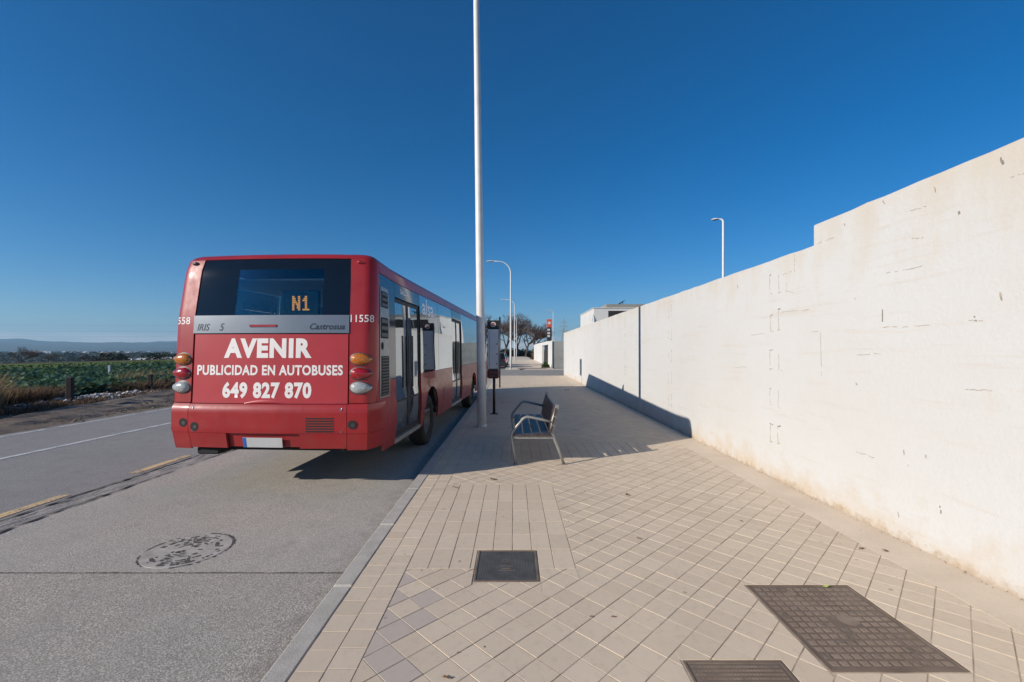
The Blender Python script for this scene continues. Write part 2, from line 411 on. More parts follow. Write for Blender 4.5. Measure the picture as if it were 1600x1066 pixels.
M['manhole'] = simple('asphalt_clogged_iron', (0.40, 0.37, 0.33), 0.9, 0.0, 0.25, 9, 0.5, 150)
M['clog2'] = simple('dusty_seam', (0.25, 0.225, 0.195), 0.95, var=0.5, scale=9)
M['clog'] = simple('grimy_pit', (0.085, 0.077, 0.068), 0.95, var=0.4, scale=30)
M['pit'] = simple('dark_pit', (0.022, 0.02, 0.019), 0.95)
# vegetation and ground
def leafm(name, a, b, rough=0.55, trans=0.3):
    k = NT(name); k.n.remove(k.b)
    t = k.attr('tint'); c = k.mix(t, a, b)
    d = k.n.new('ShaderNodeBsdfPrincipled'); d.inputs['Roughness'].default_value = rough; k.L(c, d.inputs['Base Color'])
    tl = k.n.new('ShaderNodeBsdfTranslucent'); k.L(c, tl.inputs[0])
    mx = k.n.new('ShaderNodeMixShader'); mx.inputs[0].default_value = trans
    k.L(d.outputs[0], mx.inputs[1]); k.L(tl.outputs[0], mx.inputs[2]); k.L(mx.outputs[0], k.out.inputs[0]); return k.m
M['crop'] = leafm('crop_leaf', (0.03, 0.075, 0.03), (0.12, 0.20, 0.10), 0.4)
M['dry'] = leafm('dry_grass', (0.24, 0.15, 0.07), (0.50, 0.36, 0.19), 0.7)
M['weed'] = leafm('brown_weed', (0.09, 0.06, 0.038), (0.27, 0.16, 0.085), 0.7)
M['shrub'] = leafm('shrub_leaf', (0.02, 0.05, 0.015), (0.07, 0.13, 0.035), 0.5)
M['woodfar'] = leafm('far_wood_leaf', (0.016, 0.024, 0.014), (0.04, 0.05, 0.026), 0.8)
M['bark'] = simple('bare_bark', (0.085, 0.062, 0.048), 0.9, var=0.3, scale=3)
M['twig'] = simple('reddish_twigs', (0.10, 0.06, 0.045), 0.9, var=0.3, scale=3)
M['deadleaf'] = simple('dead_leaf', (0.15, 0.085, 0.04), 0.8, var=0.4, scale=60)
M['greenleaf'] = simple('yellow_green_leaf', (0.42, 0.45, 0.10), 0.6, var=0.15, scale=60)
M['rubble'] = simple('white_rubble_stone', (0.54, 0.51, 0.48), 0.9, var=0.25, scale=9)
M['oldpost'] = simple('weathered_dark_post', (0.035, 0.026, 0.022), 0.9, var=0.3, scale=12)
def soil(name, a, b, c, sc=1.0):
    k = NT(name)
    x = k.mix(k.ramp(k.noise(0.5 * sc, 6, 0.65), 0.36, 0.66), a, b)
    x = k.mix(k.ramp(k.noise(4 * sc, 6, 0.7), 0.48, 0.7, 0, 0.8), x, c)
    k.color(x); k.set(Roughness=0.97); k.b.inputs['Specular IOR Level'].default_value = 0.1
    k.bump(k.noise(6 * sc, 8, 0.75), 0.8, 0.08); return k.m
M['dirt'] = soil('verge_dirt', (0.21, 0.165, 0.13), (0.285, 0.235, 0.19), (0.12, 0.092, 0.07))
M['plain'] = soil('plain_ground', (0.085, 0.075, 0.045), (0.06, 0.075, 0.035), (0.11, 0.085, 0.06), 0.02)
M['soilcrop'] = soil('crop_soil', (0.05, 0.055, 0.03), (0.07, 0.06, 0.04), (0.035, 0.05, 0.022))
M['palegrass'] = soil('pale_rough_grass', (0.13, 0.125, 0.07), (0.10, 0.115, 0.055), (0.07, 0.075, 0.04))
M['green'] = soil('bright_green_field', (0.085, 0.145, 0.03), (0.12, 0.17, 0.04), (0.06, 0.11, 0.025), 0.3)
M['brown'] = soil('brown_field', (0.12, 0.078, 0.052), (0.09, 0.075, 0.045), (0.07, 0.05, 0.035), 0.2)
M['hill'] = soil('hillside', (0.075, 0.07, 0.055), (0.05, 0.06, 0.045), (0.09, 0.08, 0.06), 0.004)
# buildings
M['whitehouse'] = simple('white_render', (0.62, 0.61, 0.585), 0.9, var=0.06, scale=0.5)
M['townwall'] = simple('weathered_town_render', (0.42, 0.40, 0.38), 0.9, var=0.15, scale=0.02)
M['greywall'] = simple('grey_blockwork', (0.30, 0.30, 0.275), 0.95, var=0.14, scale=1.5, bump=0.2, bscale=20)
M['greyroof'] = simple('grey_roof_felt', (0.26, 0.25, 0.225), 0.9, var=0.12, scale=1.0)
M['darkopen'] = simple('dark_opening', (0.02, 0.019, 0.018), 0.7)
M['rooftile'] = simple('terracotta_roof', (0.28, 0.12, 0.07), 0.9)
M['shed'] = simple('dark_shed_wall', (0.045, 0.043, 0.045), 0.9)
M['shedroof'] = simple('pale_shed_roof', (0.55, 0.55, 0.55), 0.7)
M['signred'] = simple('sign_orange_red', (0.60, 0.09, 0.04), 0.4)
M['signdark'] = simple('sign_dark', (0.03, 0.03, 0.035), 0.4)
M['car_dark'] = simple('dark_car_paint', (0.022, 0.028, 0.032), 0.25, 0.3, coat=1.0)
M['car_pale'] = simple('pale_green_grey_car_paint', (0.26, 0.29, 0.27), 0.3, 0.3, coat=1.0)
M['redramp'] = simple('red_tactile_paving', (0.27, 0.125, 0.095), 0.9, var=0.2, scale=6)
M['wire'] = simple('power_cable', (0.05, 0.05, 0.06), 0.6)

# ------------------------------------------------------------------ terrain
def gz(x, y):
    z = -0.035
    if x < -72:
        z -= 10.0 * min(1.0, (-72 - x) / 170.0) ** 1.0
    d = math.hypot(x, y)
    if d > 3200:
        a = math.atan2(x, y)
        h = 150 + 45 * math.sin(a * 3.1 + 0.4) + 16 * math.sin(a * 11 + 1) + 7 * math.sin(a * 27) + 3 * math.sin(a * 61 + 2)
        if a > -0.5: h *= max(0.0, 1 - (a + 0.5) * 2.2)
        u = min(1.0, (d - 3200) / 3300)
        z += h * u * u * (3 - 2 * u) * (1 + 0.10 * math.sin(d * 0.004 + a * 20))
    return z
mb = MB()
xs = [-7000, -6200, -5500, -4900, -4400, -4000, -3500, -3000, -2500, -2000, -1500, -1100, -800, -600, -450, -330, -242, -200, -160, -120, -95, -84, -72, -60, -40, -25, -16, -11, 0, 12, 40, 100, 250, 600, 1500, 3000, 5000, 7000]
ys = [-200, -60, -20, 0, 20, 40, 70, 100, 150, 220, 320, 450, 600, 800, 1100, 1500, 2000, 2500, 3000, 3400, 3800, 4200, 4600, 5000, 5400, 5800, 6200, 6600, 7000]
gv = [(x, y, gz(x, y)) for y in ys for x in xs]; nx = len(xs)
gf = [(j * nx + i, j * nx + i + 1, (j + 1) * nx + i + 1, (j + 1) * nx + i) for j in range(len(ys) - 1) for i in range(nx - 1)]
mb.add(gv, gf)
ground = struct(mb.build('ground', M['plain'], smooth=False))
# hills, one ridge sheet with finer outline
mb = MB(); na, nr = 220, 14
hv = []
for i in range(na + 1):
    a = lerp(-1.25, 0.1, i / na)
    for j in range(nr + 1):
        d = lerp(3600, 6600, j / nr); x, y = math.sin(a) * d, math.cos(a) * d
        hv.append((x, y, gz(x, y) + 2.0 + 5 * math.sin(a * 140 + j) * (j / nr) + 6 * math.sin(a * 57 + 2 * j) * (j / nr)))
mb.add(hv, [(i * (nr + 1) + j, (i + 1) * (nr + 1) + j, (i + 1) * (nr + 1) + j + 1, i * (nr + 1) + j + 1) for i in range(na) for j in range(nr)])
struct(mb.build('hills', M['hill'], smooth=True))

def sheet(name, x0, x1, y0, y1, z, mat, nxx=1, nyy=1, wob=0.0, parent=None):
    mb = MB(); v = []
    for j in range(nyy + 1):
        for i in range(nxx + 1):
            x = lerp(x0, x1, i / nxx); y = lerp(y0, y1, j / nyy)
            if wob and i in (0, nxx): x += random.uniform(-wob, wob)
            v.append((x, y, z))
    mb.add(v, [(j * (nxx + 1) + i, j * (nxx + 1) + i + 1, (j + 1) * (nxx + 1) + i + 1, (j + 1) * (nxx + 1) + i) for j in range(nyy) for i in range(nxx)])
    return mb.build(name, mat, parent)
struct(sheet('crop_field', -34.5, -15.5, 4, 160, -0.020, M['soilcrop'], 1, 40, 0.3))
struct(sheet('rough_grass_strip', -39.5, -34.3, 4, 260, -0.016, M['palegrass'], 1, 40, 0.25))
struct(sheet('green_field', -66, -40.5, 4, 300, -0.018, M['green'], 1, 40, 0.4))
struct(sheet('brown_field', -72, -66.2, 4, 300, -0.014, M['brown'], 1, 40, 0.4))
# verge: bumpy dirt between carriageway and field
mb = MB(); v = []; NX, NY = 26, 180
for j in range(NY + 1):
    y = lerp(3, 75, j / NY)
    for i in range(NX + 1):
        x = lerp(-16.2, -10.5, i / NX)
        e = min(1, i / 5, (NX - i) / 5)
        z = -0.022 + e * (0.05 + 0.05 * math.sin(x * 2.1 + y * 0.7) + 0.04 * math.sin(x * 5 - y * 1.9) + random.uniform(-0.03, 0.05))
        v.append((x, y, z))
mb.add(v, [(j * (NX + 1) + i, j * (NX + 1) + i + 1, (j + 1) * (NX + 1) + i + 1, (j + 1) * (NX + 1) + i) for j in range(NY) for i in range(NX)])
struct(mb.build('verge', M['dirt']))

# ------------------------------------------------------------------ roads
road = struct(sheet('road', -10.75, -5.30, -8, 130, 0.0, M['road'], 1, 160, 0.05))
for y0, y1 in ((-8, 4.0), (4.0, 46), (46, 130)):
    sheet('centre_line', -8.43, -8.31, y0 + 0.004, y1, 0.005, M['white_line'], 1, 12, 0.006, road)
for y0 in [9.0 - 2.4 * 3 + 2.4 * i for i in range(24)]:
    sheet('edge_line', -10.56, -10.46, y0 - 1.1, y0 + 1.0, 0.005, M['white_line'], 1, 6, 0.008, road)
for i in range(-4, 26):
    y0 = 4.35 + 2.06 * i
    sheet('yellow_dash', -5.545, -5.415, y0, y0 + 1.1, 0.005, M['yellow_line'], 1, 8, 0.006, road)
gut = struct(sheet('gutter', -5.31, -4.98, -8, 60, -0.012, M['gutter'], 6, 400, 0.03))
for v_ in gut.data.vertices:
    e = (v_.co.x + 5.145) / 0.165
    v_.co.z += 0.006 + 0.011 * (1 - e * e) + random.uniform(-0.006, 0.007)
for xc in (-5.315, -5.20, -4.985):
    mb = MB(); pts = []; n_ = 520
    for i in range(n_ + 1):
        y = lerp(-2, 40, i / n_); w = max(0.0, random.gauss(0.011, 0.008)) * (0.45 if xc == -5.20 else 1)
        x = xc + 0.012 * math.sin(y * 5.1 + xc * 9) + 0.008 * math.sin(y * 13.7) + random.uniform(-.006, .006); pts.append((x - w, x + w, y))
    mb.add([q for a, b, y in pts for q in ((a, y, 0.0075), (b, y, 0.0075))], [(2 * i, 2 * i + 1, 2 * i + 3, 2 * i + 2) for i in range(n_)])
    mb.build('crack', M['pit'], gut)
struct(sheet('lay_by', -5.0, -1.255, 3.545, 31.0, 0.0, M['bay'], 1, 90, 0.02))
struct(sheet('old_lay_by', -5.0, -1.255, -8, 3.541, -0.003, M['bay2'], 1, 30, 0.02))
struct(sheet('side_street', -5.2, 60, 31.0, 41.0, -0.004, M['bay']))
struct(sheet('far_street', -5.2, -0.60, 41.0, 130, -0.002, M['road']))
# transverse seam in the lay-by
mb = MB(); pts = []
for i in range(91):
    x = lerp(-4.98, -1.27, i / 90); w = 0.002 + random.random() * 0.005; y = 3.545 + random.uniform(-0.006, 0.006)
    pts.append((x, y - w, y + w))
mb.add([p for x, a, b in pts for p in ((x, a, 0.0025), (x, b, 0.0025))], [(2 * i, 2 * i + 2, 2 * i + 3, 2 * i + 1) for i in range(90) if random.random() < 0.8])
struct(mb.build('tarmac_seam', M['clog2']))

# ------------------------------------------------------------------ pavement
PZ = 0.12
pav = struct(MB().box(-1.128, 3.42, -6, 29.4, -0.05, PZ - 0.003).build('pavement', M['joint']))
MB().prism([(2.972, -6), (3.40, -6), (3.40, 29.4), (2.972, 29.4)], PZ - 0.01, PZ, 0).build('concrete_edge_strip', M['strip'], pav)
kerb = struct(MB().box(-1.255, -1.131, -6, 29.4, -0.05, PZ - 0.012).build('kerb', M['joint']))
y = -5.98; random.seed(3)
ky = [3.12 + 1.1 * i for i in range(-9, 24)] + [29.4]
for a, b in zip(ky, ky[1:]):
    if b - a > 0.2:
        MB().cbox(-1.268, -1.129, a + 0.004, b - 0.004, -0.03, PZ + 0.002 + random.uniform(-0.002, 0.002), 0.012).build('kerb_stone', M['kerb'], kerb)

COVERS = [(-0.285, 0.185, 3.18, 3.67), (1.635, 2.345, 2.285, 3.125), (0.90, 1.42, 1.80, 2.365)]
PATCH = [(-0.81, 0.475, 3.37, 5.49), (-0.81, 2.32, 6.75, 7.96)]
def clip(poly, a, b, c):       # keep a*x+b*y<=c
    out = []
    for i, p in enumerate(poly):
        q = poly[(i + 1) % len(poly)]
        dp = a * p[0] + b * p[1] - c; dq = a * q[0] + b * q[1] - c
        if dp <= 0: out.append(p)
        if (dp < 0 < dq) or (dq < 0 < dp):
            t = dp / (dp - dq); out.append((p[0] + (q[0] - p[0]) * t, p[1] + (q[1] - p[1]) * t))
    return out
def minus(polys, r):
    x0, x1, y0, y1 = r; res = []
    for p in polys:
        if max(q[0] for q in p) <= x0 or min(q[0] for q in p) >= x1 or max(q[1] for q in p) <= y0 or min(q[1] for q in p) >= y1:
            res.append(p); continue
        cur = p
        for a, b, c in ((-1, 0, -x0), (1, 0, x1), (0, -1, -y0), (0, 1, y1)):
            o = clip(cur, -a, -b, -c)
            if len(o) > 2: res.append(o)
            cur = clip(cur, a, b, c)
            if len(cur) < 3: break
    return res
def area(p): return 0.5 * abs(sum(p[i][0] * p[(i + 1) % len(p)][1] - p[(i + 1) % len(p)][0] * p[i][1] for i in range(len(p))))
def ccw(p):
    s = sum(p[i][0] * p[(i + 1) % len(p)][1] - p[(i + 1) % len(p)][0] * p[i][1] for i in range(len(p)))
    return p if s > 0 else p[::-1]
tiles = []
T = 0.16; random.seed(11)
def emit(p, kind):
    ps = [p]
    for c in COVERS:
        g = 0.012
        ps = minus(ps, (c[0] - g, c[1] + g, c[2] - g, c[3] + g))
    for q in ps:
        if len(q) > 2 and area(q) > 0.0006: tiles.append(ccw(q))
for ci in range(2):                                   # kerb-side courses
    x0 = -1.126 + ci * 0.158
    yy = 0.35 + ci * 0.02
    while yy < 29.3:
        g = 0.0022
        emit([(x0 + 0.003, yy + g), (x0 + 0.155, yy + g), (x0 + 0.155, yy + 0.1615 - g), (x0 + 0.003, yy + 0.1615 - g)], 'k'); yy += 0.1615
for (x0, x1, y0, y1) in PATCH:                         # straight-laid panels
    nxp = round((x1 - x0) / T); 
    rows = [y0, y0 + 0.33] + [y0 + 0.33 + 0.298 * i for i in range(1, 40)]
    rows = [r for r in rows if r < y1 - 0.1] + [y1]
    for i in range(nxp):
        for j, (a, b) in enumerate(zip(rows, rows[1:])):
            xa = x0 + i * (x1 - x0) / nxp; xb = x0 + (i + 1) * (x1 - x0) / nxp
            gl = 0.0035 if j == 0 or a == rows[1] else 0.0012
            emit([(xa + 0.0033, a + gl), (xb - 0.0033, a + gl), (xb - 0.0033, b - 0.0012), (xa + 0.0033, b - 0.0012)], 'p')
S = 0.1655; c45 = math.sqrt(0.5)
def dg(u, v): return ((u - v) * c45, (u + v) * c45 + 2.385 - 0.0)
ORG = (-0.81, 0.0)
for i in range(-60, 190):
    for j in range(-60, 190):
        u0, v0 = i * S, j * S
        g1, g2 = 0.0031, 0.0018
        quad = [(u0 + g2, v0 + g1), (u0 + S - g2, v0 + g1), (u0 + S - g2, v0 + S - g1), (u0 + g2, v0 + S - g1)]
        p = [(ORG[0] + (u - w) * c45, 2.385 + (u + w) * c45) for u, w in quad]
        if max(q[0] for q in p) < -0.81 or min(q[0] for q in p) > 2.97: continue
        if max(q[1] for q in p) < 0.35 or min(q[1] for q in p) > 29.35: continue
        for a, b, c in ((-1, 0, 0.806), (1, 0, 2.968), (0, 1, 29.36), (0, -1, -0.35)):
            p = clip(p, a, b, c)
            if len(p) < 3: break
        if len(p) < 3: continue
        ps = [p]
        for pr in PATCH: ps = minus(ps, (pr[0] - 0.01, pr[1] + 0.003, pr[2] - 0.003, pr[3] + 0.003))
        for q in ps: emit(q, 'd')
def proj(x, y, z):
    return (802 + 695 * x / y, 548 + 695 * (CAMZ - z) / y)
def parea(p):
    cx = sum(q[0] for q in p) / len(p); cy = sum(q[1] for q in p) / len(p)
    if cy < 1.9: return 0
    px, py = proj(cx, cy, PZ)
    if not (-20 < px < 1620 and py < 1090): return 0
    return area(p) / cy ** 3
tiles.sort(key=parea, reverse=True)
rest = MB(); rest.t = []
for n, p in enumerate(tiles):
    tint = min(0.9, max(0, random.gauss(0.5, 0.22)))
    cx = sum(q[0] for q in p) / len(p); cy = sum(q[1] for q in p) / len(p)
    if -0.82 < cx < -0.55 and cy < 3.3 and random.random() < 0.55: tint = 1.0
    elif random.random() < 0.003: tint = 1.0
    dz = random.uniform(-0.0012, 0.0012)
    if n < 300:
        MB().prism(p, PZ - 0.03, PZ + dz, 0.0015, tint).build('paving_tile', M['tile'], pav, tint=True)
    else:
        rest.prism(p, PZ - 0.03, PZ + dz, 0.0015, tint)
stuff(rest.build('paving_tiles', M['tile'], pav, tint=True))
# pavement beyond the side street
pav2 = struct(MB().box(-0.60, 3.75, 41.0, 130, -0.05, 0.10).build('far_pavement', M['strip']))
MB().box(-0.74, -0.605, 41.0, 130, -0.05, 0.105).build('kerb_stone', M['kerb'], pav2)
MB().box(0.4, 3.1, 41.05, 42.6, 0.0, 0.106).build('tactile_paving', M['redramp'], pav2)
MB().box(-0.6, 20, 40.85, 40.998, -0.05, 0.09).build('kerb_stone', M['kerb'], pav2)
MB().box(-1.0, 60, 29.402, 29.55, -0.05, 0.10).build('kerb_stone', M['kerb'], pav)

# ------------------------------------------------------------------ access covers
def cover(name, label, c, ground_m, stud_m, nx_, ny_, fillx, filly, hz, group=None, skip=None):
    x0, x1, y0, y1 = c
    t = thing(name, label, 'cover', ((x0 + x1) / 2, (y0 + y1) / 2, PZ - 0.0055), 0, group)
    w, h = (x1 - x0) / 2, (y1 - y0) / 2
    e = 0.012; mb = MB()
    for a in ((-w, w, -h, -h + e), (-w, w, h - e, h), (-w, -w + e, -h + e, h - e), (w - e, w, -h + e, h - e)):
        mb.box(*a, 0.0, 0.008)
    mb.build('frame', M['iron2'], t)
    g = 0.005
    lid = MB().box(-w + e + g, w - e - g, -h + e + g, h - e - g, 0.0, 0.0045).build('lid', ground_m, t)
    mb = MB(); iw, ih = 2 * (w - e - g - 0.012) / nx_, 2 * (h - e - g - 0.012) / ny_
    for i in range(nx_):
        for j in range(ny_):
            cx = -w + e + g + 0.012 + (i + 0.5) * iw; cy = -h + e + g + 0.012 + (j + 0.5) * ih
            if skip and skip(i, j): continue
            px, py = iw * fillx / 2, ih * filly / 2
            px *= random.uniform(0.92, 1.05); py *= random.uniform(0.92, 1.05)
            mb.prism([(cx - px, cy - py), (cx + px, cy - py), (cx + px, cy + py), (cx - px, cy + py)], 0.002, 0.0045 + hz, 0.0012)
    o = mb.build('stud', stud_m, lid); o['kind'] = 'stuff'
    return t
random.seed(5)
c1 = cover('utility_cover', 'small dark grey square composite cover with fine ribs beside the straight tiles', COVERS[0], M['rubber'], M['rubber2'], 34, 26, 0.55, 0.6, 0.0016,
           skip=lambda i, j: 12 <= i <= 21 and (6 <= j <= 9 or 13 <= j <= 19))
mb = MB()
mb.lathe([(0.018, 0.0062), (0.026, 0.0062)], 'Z', (-0.01, 0.07, 0), 20); mb.box(-0.05, 0.05, -0.02, -0.012, 0.0046, 0.0064)
mb.box(-0.06, 0.06, -0.085, -0.078, 0.0046, 0.0064); mb.box(-0.04, 0.03, -0.06, -0.05, 0.0046, 0.0064)
mb.build('emblem', M['iron2'], c1)['kind'] = 'stuff'
c2 = cover('utility_cover', 'large rusty brown iron cover with square studs near the wall', COVERS[1], M['iron2'], M['iron'], 12, 14, 0.72, 0.6, 0.004,
           skip=lambda i, j: (5 <= i <= 7 and 6 <= j <= 7) or (i == 4 and j == 12))
mb = MB(); mb.lathe([(0.0, 0.0075), (0.028, 0.0075), (0.032, 0.005)], 'Z', (-0.095, 0.325, 0), 18); mb.lathe([(0.0, 0.006), (0.06, 0.006)], 'Z', (0.06, 0.02, 0), 18)
mb.build('emblem', M['iron'], c2)['kind'] = 'stuff'
cover('utility_cover', 'dark brown ribbed iron cover cut by the bottom edge of the photo', COVERS[2], M['iron2'], M['iron'], 24, 18, 0.86, 0.42, 0.003)

# manhole in the lay-by
mh = thing('manhole_cover', 'round asphalt-clogged manhole cover in the lay-by behind the bus', 'manhole', (-2.89, 3.95, 0.0))
mh.scale = (0.87, 0.87, 1)
MB().lathe([(0.0, 0.003), (0.385, 0.003), (0.388, 0.0)], 'Z', (0, 0, 0), 48).build('lid', M['manhole'], mh)
mb = MB()
for k in range(72):
    if 18 < k < 27 or 48 < k < 57 or random.random() < 0.12: continue
    a0, a1 = 2 * math.pi * k / 72, 2 * math.pi * (k + 1.02) / 72
    r0, r1 = 0.390 + random.uniform(-.004, .006), 0.405 + random.uniform(-.008, .010)
    mb.add([(r0 * math.cos(a0), r0 * math.sin(a0), 0.0035), (r1 * math.cos(a0), r1 * math.sin(a0), 0.0035), (r1 * math.cos(a1), r1 * math.sin(a1), 0.0035), (r0 * math.cos(a1), r0 * math.sin(a1), 0.0035)], [(0, 1, 2, 3)])
mb.build('rim_gap', M['clog'], mh)['kind'] = 'stuff'
mb = MB()
for ring in range(1, 9):
    r_ = 0.042 * ring; n_ = int(ring * 6.5)
    for k in range(n_):
        a = 2 * math.pi * k / n_ + ring
        dens = 0.5 + 0.5 * math.sin(1.7 * a + 0.8) + 0.25 * math.sin(5 * a + ring)
        if random.random() > dens * 0.85: continue
        w = random.uniform(0.006, 0.022); l = random.uniform(0.010, 0.030)
        c, s_ = math.cos(a), math.sin(a)
        q = [(r_ + dx, dy) for dx, dy in ((-w, -l), (w, -l * .8), (w * .9, l), (-w, l * .9))]
        mb.add([(x * c - y * s_, x * s_ + y * c, 0.0046) for x, y in q], [(0, 1, 2, 3)])
o = mb.build('pit', M['clog'], mh); o['kind'] = 'stuff'

# ------------------------------------------------------------------ long white wall
WX = 3.38
wall = thing('boundary_wall', 'long white plastered wall along the right side of the pavement', 'wall', (WX, 0, 0))
mb = MB(); v = []; prof = [lerp(-6, 5.0, i / 60) for i in range(61)] + [5.0006] + [lerp(5.05, 29.8, i / 120) for i in range(121)]
for i, y in enumerate(prof):
    h = (3.185 if i <= 60 else 2.955) + random.uniform(-0.005, 0.005)
    v += [(0, y, -0.02), (0, y, 2.5), (0, y, h - 0.012), (0.014, y, h), (0.29, y, h), (0.30, y, -0.02)]
n = len(prof) - 1
mb.add(v, [(i * 6 + k_, i * 6 + k_ + 1, (i + 1) * 6 + k_ + 1, (i + 1) * 6 + k_) for i in range(n) for k_ in range(5)] + [(5, 4, 3, 2, 1, 0), tuple(n * 6 + k_ for k_ in range(6))])
mb.build('wall_body', M['wall'], wall)
def wmark(name, mat, quads, d=0.0016):
    mb = MB()
    for (ya, za, yb, zb, w) in quads:
        dx, dz = yb - ya, zb - za; L_ = math.hypot(dx, dz) or 1; nx_, nz_ = -dz / L_ * w / 2, dx / L_ * w / 2
        ps = [(ya + nx_, za + nz_), (yb + nx_, zb + nz_), (yb - nx_, zb - nz_), (ya - nx_, za - nz_)]
        mb.add([(-d, p[0], p[1]) for p in ps] + [(0.004, p[0], p[1]) for p in ps], [(0, 1, 2, 3), (0, 4, 5, 1), (1, 5, 6, 2), (2, 6, 7, 3), (3, 7, 4, 0)])
    return mb.build(name, mat, wall)
def jag(ya, za, yb, zb, w, n=6):
    out = []; p = (ya, za)
    for i in range(1, n + 1):
        q = (lerp(ya, yb, i / n) + random.uniform(-.006, .006), lerp(za, zb, i / n) + random.uniform(-.006, .006))
        if random.random() < 0.82: out.append((p[0], p[1], q[0], q[1], w * random.uniform(0.5, 1.3)))
        p = q
    return out
random.seed(21)
for ci in range(7):
    yc = 5.76 + 3.84 * ci
    for zi in (2.62, 2.14, 1.64, 1.17, 0.69):
        for s_ in (-1, 1):
            y0 = yc + s_ * 0.09 + random.uniform(-.012, .012); z0 = zi + random.uniform(-.02, .02); h = random.uniform(0.20, 0.25)
            wmark('mortar_scar', M['wallmark'], jag(y0, z0 + h / 2, y0, z0 - h / 2, 0.0075, 5) + jag(y0, z0 - h / 2, y0 - 0.06, z0 - h / 2, 0.005, 2))
            if random.random() < 0.75:
                wmark('chip', M['wallchip'], jag(y0 + .01, z0 + h / 2 + random.uniform(0, .02), y0 - random.uniform(.03, .07), z0 + h / 2 + .012, random.uniform(0.006, 0.016), 3), 0.0022)
            if random.random() < 0.6:
                wmark('stain', M['wallstain'], jag(y0 + .01, z0 - h / 2 - .006, y0 - .03, z0 - h / 2 - .008, random.uniform(0.012, 0.022), 2), 0.0022)
CR = [((3.787, 2.964), (3.636, 2.948)), ((4.031, 2.472), (3.636, 2.467)), ((4.064, 1.981), (3.61, 1.975)), ((5.612, 2.251), (5.021, 2.241)),
      ((5.581, 2.727), (5.389, 2.73)), ((6.32, 1.992), (5.981, 2.0)), ((4.365, 1.726), (4.081, 1.742)), ((3.773, 2.722), (3.663, 2.699)), ((3.301, 1.997), (3.195, 1.979)),
      ((4.899, 1.975), (4.875, 1.497)), ((3.022, 2.947), (2.944, 2.946)), ((4.972, 2.958), (4.692, 2.964)), ((3.323, 1.483), (3.135, 1.489)), ((5.021, 1.98), (4.913, 1.982)),
      ((5.507, 2.502), (5.372, 2.473)), ((5.507, 2.632), (5.507, 2.502)), ((6.792, 1.518), (6.442, 1.531)), ((5.343, 2.931), (5.343, 2.715)), ((4.387, 0.773), (4.156, 0.768))]
for a, b in CR: wmark('crack', M['wallmark'], jag(*a, *b, 0.005, 9))
wmark('slit', M['wallchip'], [(4.071, 2.145, 4.071, 2.034, 0.012)], 0.0022)
for a in ((4.543, 3.048), (3.571, 3.064), (3.083, 3.089), (4.064, 3.125), (4.403, 2.266), (3.379, 2.83), (3.087, 2.153), (3.262, 2.003), (6.701, 2.742), (4.384, 1.436), (3.852, .889), (3.811, .79), (3.643, .896), (3.523, .52), (3.908, .335)):
    wmark('chip', M['wallchip'] if random.random() < .5 else M['wallmark'], jag(a[0], a[1] + .02, a[0] - .01, a[1] - random.uniform(.0, .04), random.uniform(.006, .016), 3), 0.0022)

# ------------------------------------------------------------------ bus
BL, BW, BR = 12.3, 1.295, 0.13
BA = BW - BR; BQ = BR * math.pi / 2
bus = thing('city_bus', 'red city bus with white advertising lettering stopped at the kerb', 'bus', (-3.005, 5.44, 0), R(-3.2))
WZ = [(0.40, 1.262), (0.58, 1.288), (0.80, 1.308), (1.06, 1.305), (1.13, 1.295), (1.4, 1.294), (2.2, 1.284), (2.7, 1.262), (2.88, 1.236)]
YZ = [(0.40, 0.10), (0.58, 0.035), (0.80, 0.0), (1.06, 0.0), (1.13, 0.045), (2.0, 0.085), (2.2, 0.10), (2.75, 0.19), (2.88, 0.235)]
def t_y(y): return BA + BQ + (y - BR)
def hull0(t, z, front=False, inset=0.0):
    s = 1 if t >= 0 else -1; t = abs(t)
    w = interp(WZ, z) - inset; yr = interp(YZ, z) * (0.8 if front else 1) + inset
    if t <= BA:
        k = t / BA; x = k * (w - BR); y = yr - 0.055 * (1 - k * k)
    elif t <= BA + BQ:
        a = (t - BA) / BR; x = w - BR + BR * math.sin(a); y = yr + BR * (1 - math.cos(a))
    else:
        d = t - BA - BQ; x = w; y = BR + d + yr * max(0.0, 1 - d / 0.5)
    z2 = z + 0.075 * min(1.0, max(0.0, (z - 2.3) / 0.57)) * max(0.0, 1 - y / 1.3) ** 1.5 * (0 if front else 1)
    if front: y = BL - y
    return Vector((x * s, y, z2))
def hull(t, z, off=0.0, front=False):
    p = hull0(t, z, front)
    if not off: return p
    dt = hull0(t + 0.004, z, front) - hull0(t - 0.004, z, front); dz = hull0(t, z + 0.004, front) - hull0(t, z - 0.004, front)
    n = dt.cross(dz)
    if n.length < 1e-9: return p
    n.normalize()
    if front: n = -n
    return p + n * off
def spread(a, b, step):
    n = max(1, int(math.ceil(abs(b - a) / step))); return [lerp(a, b, i / n) for i in range(n + 1)]
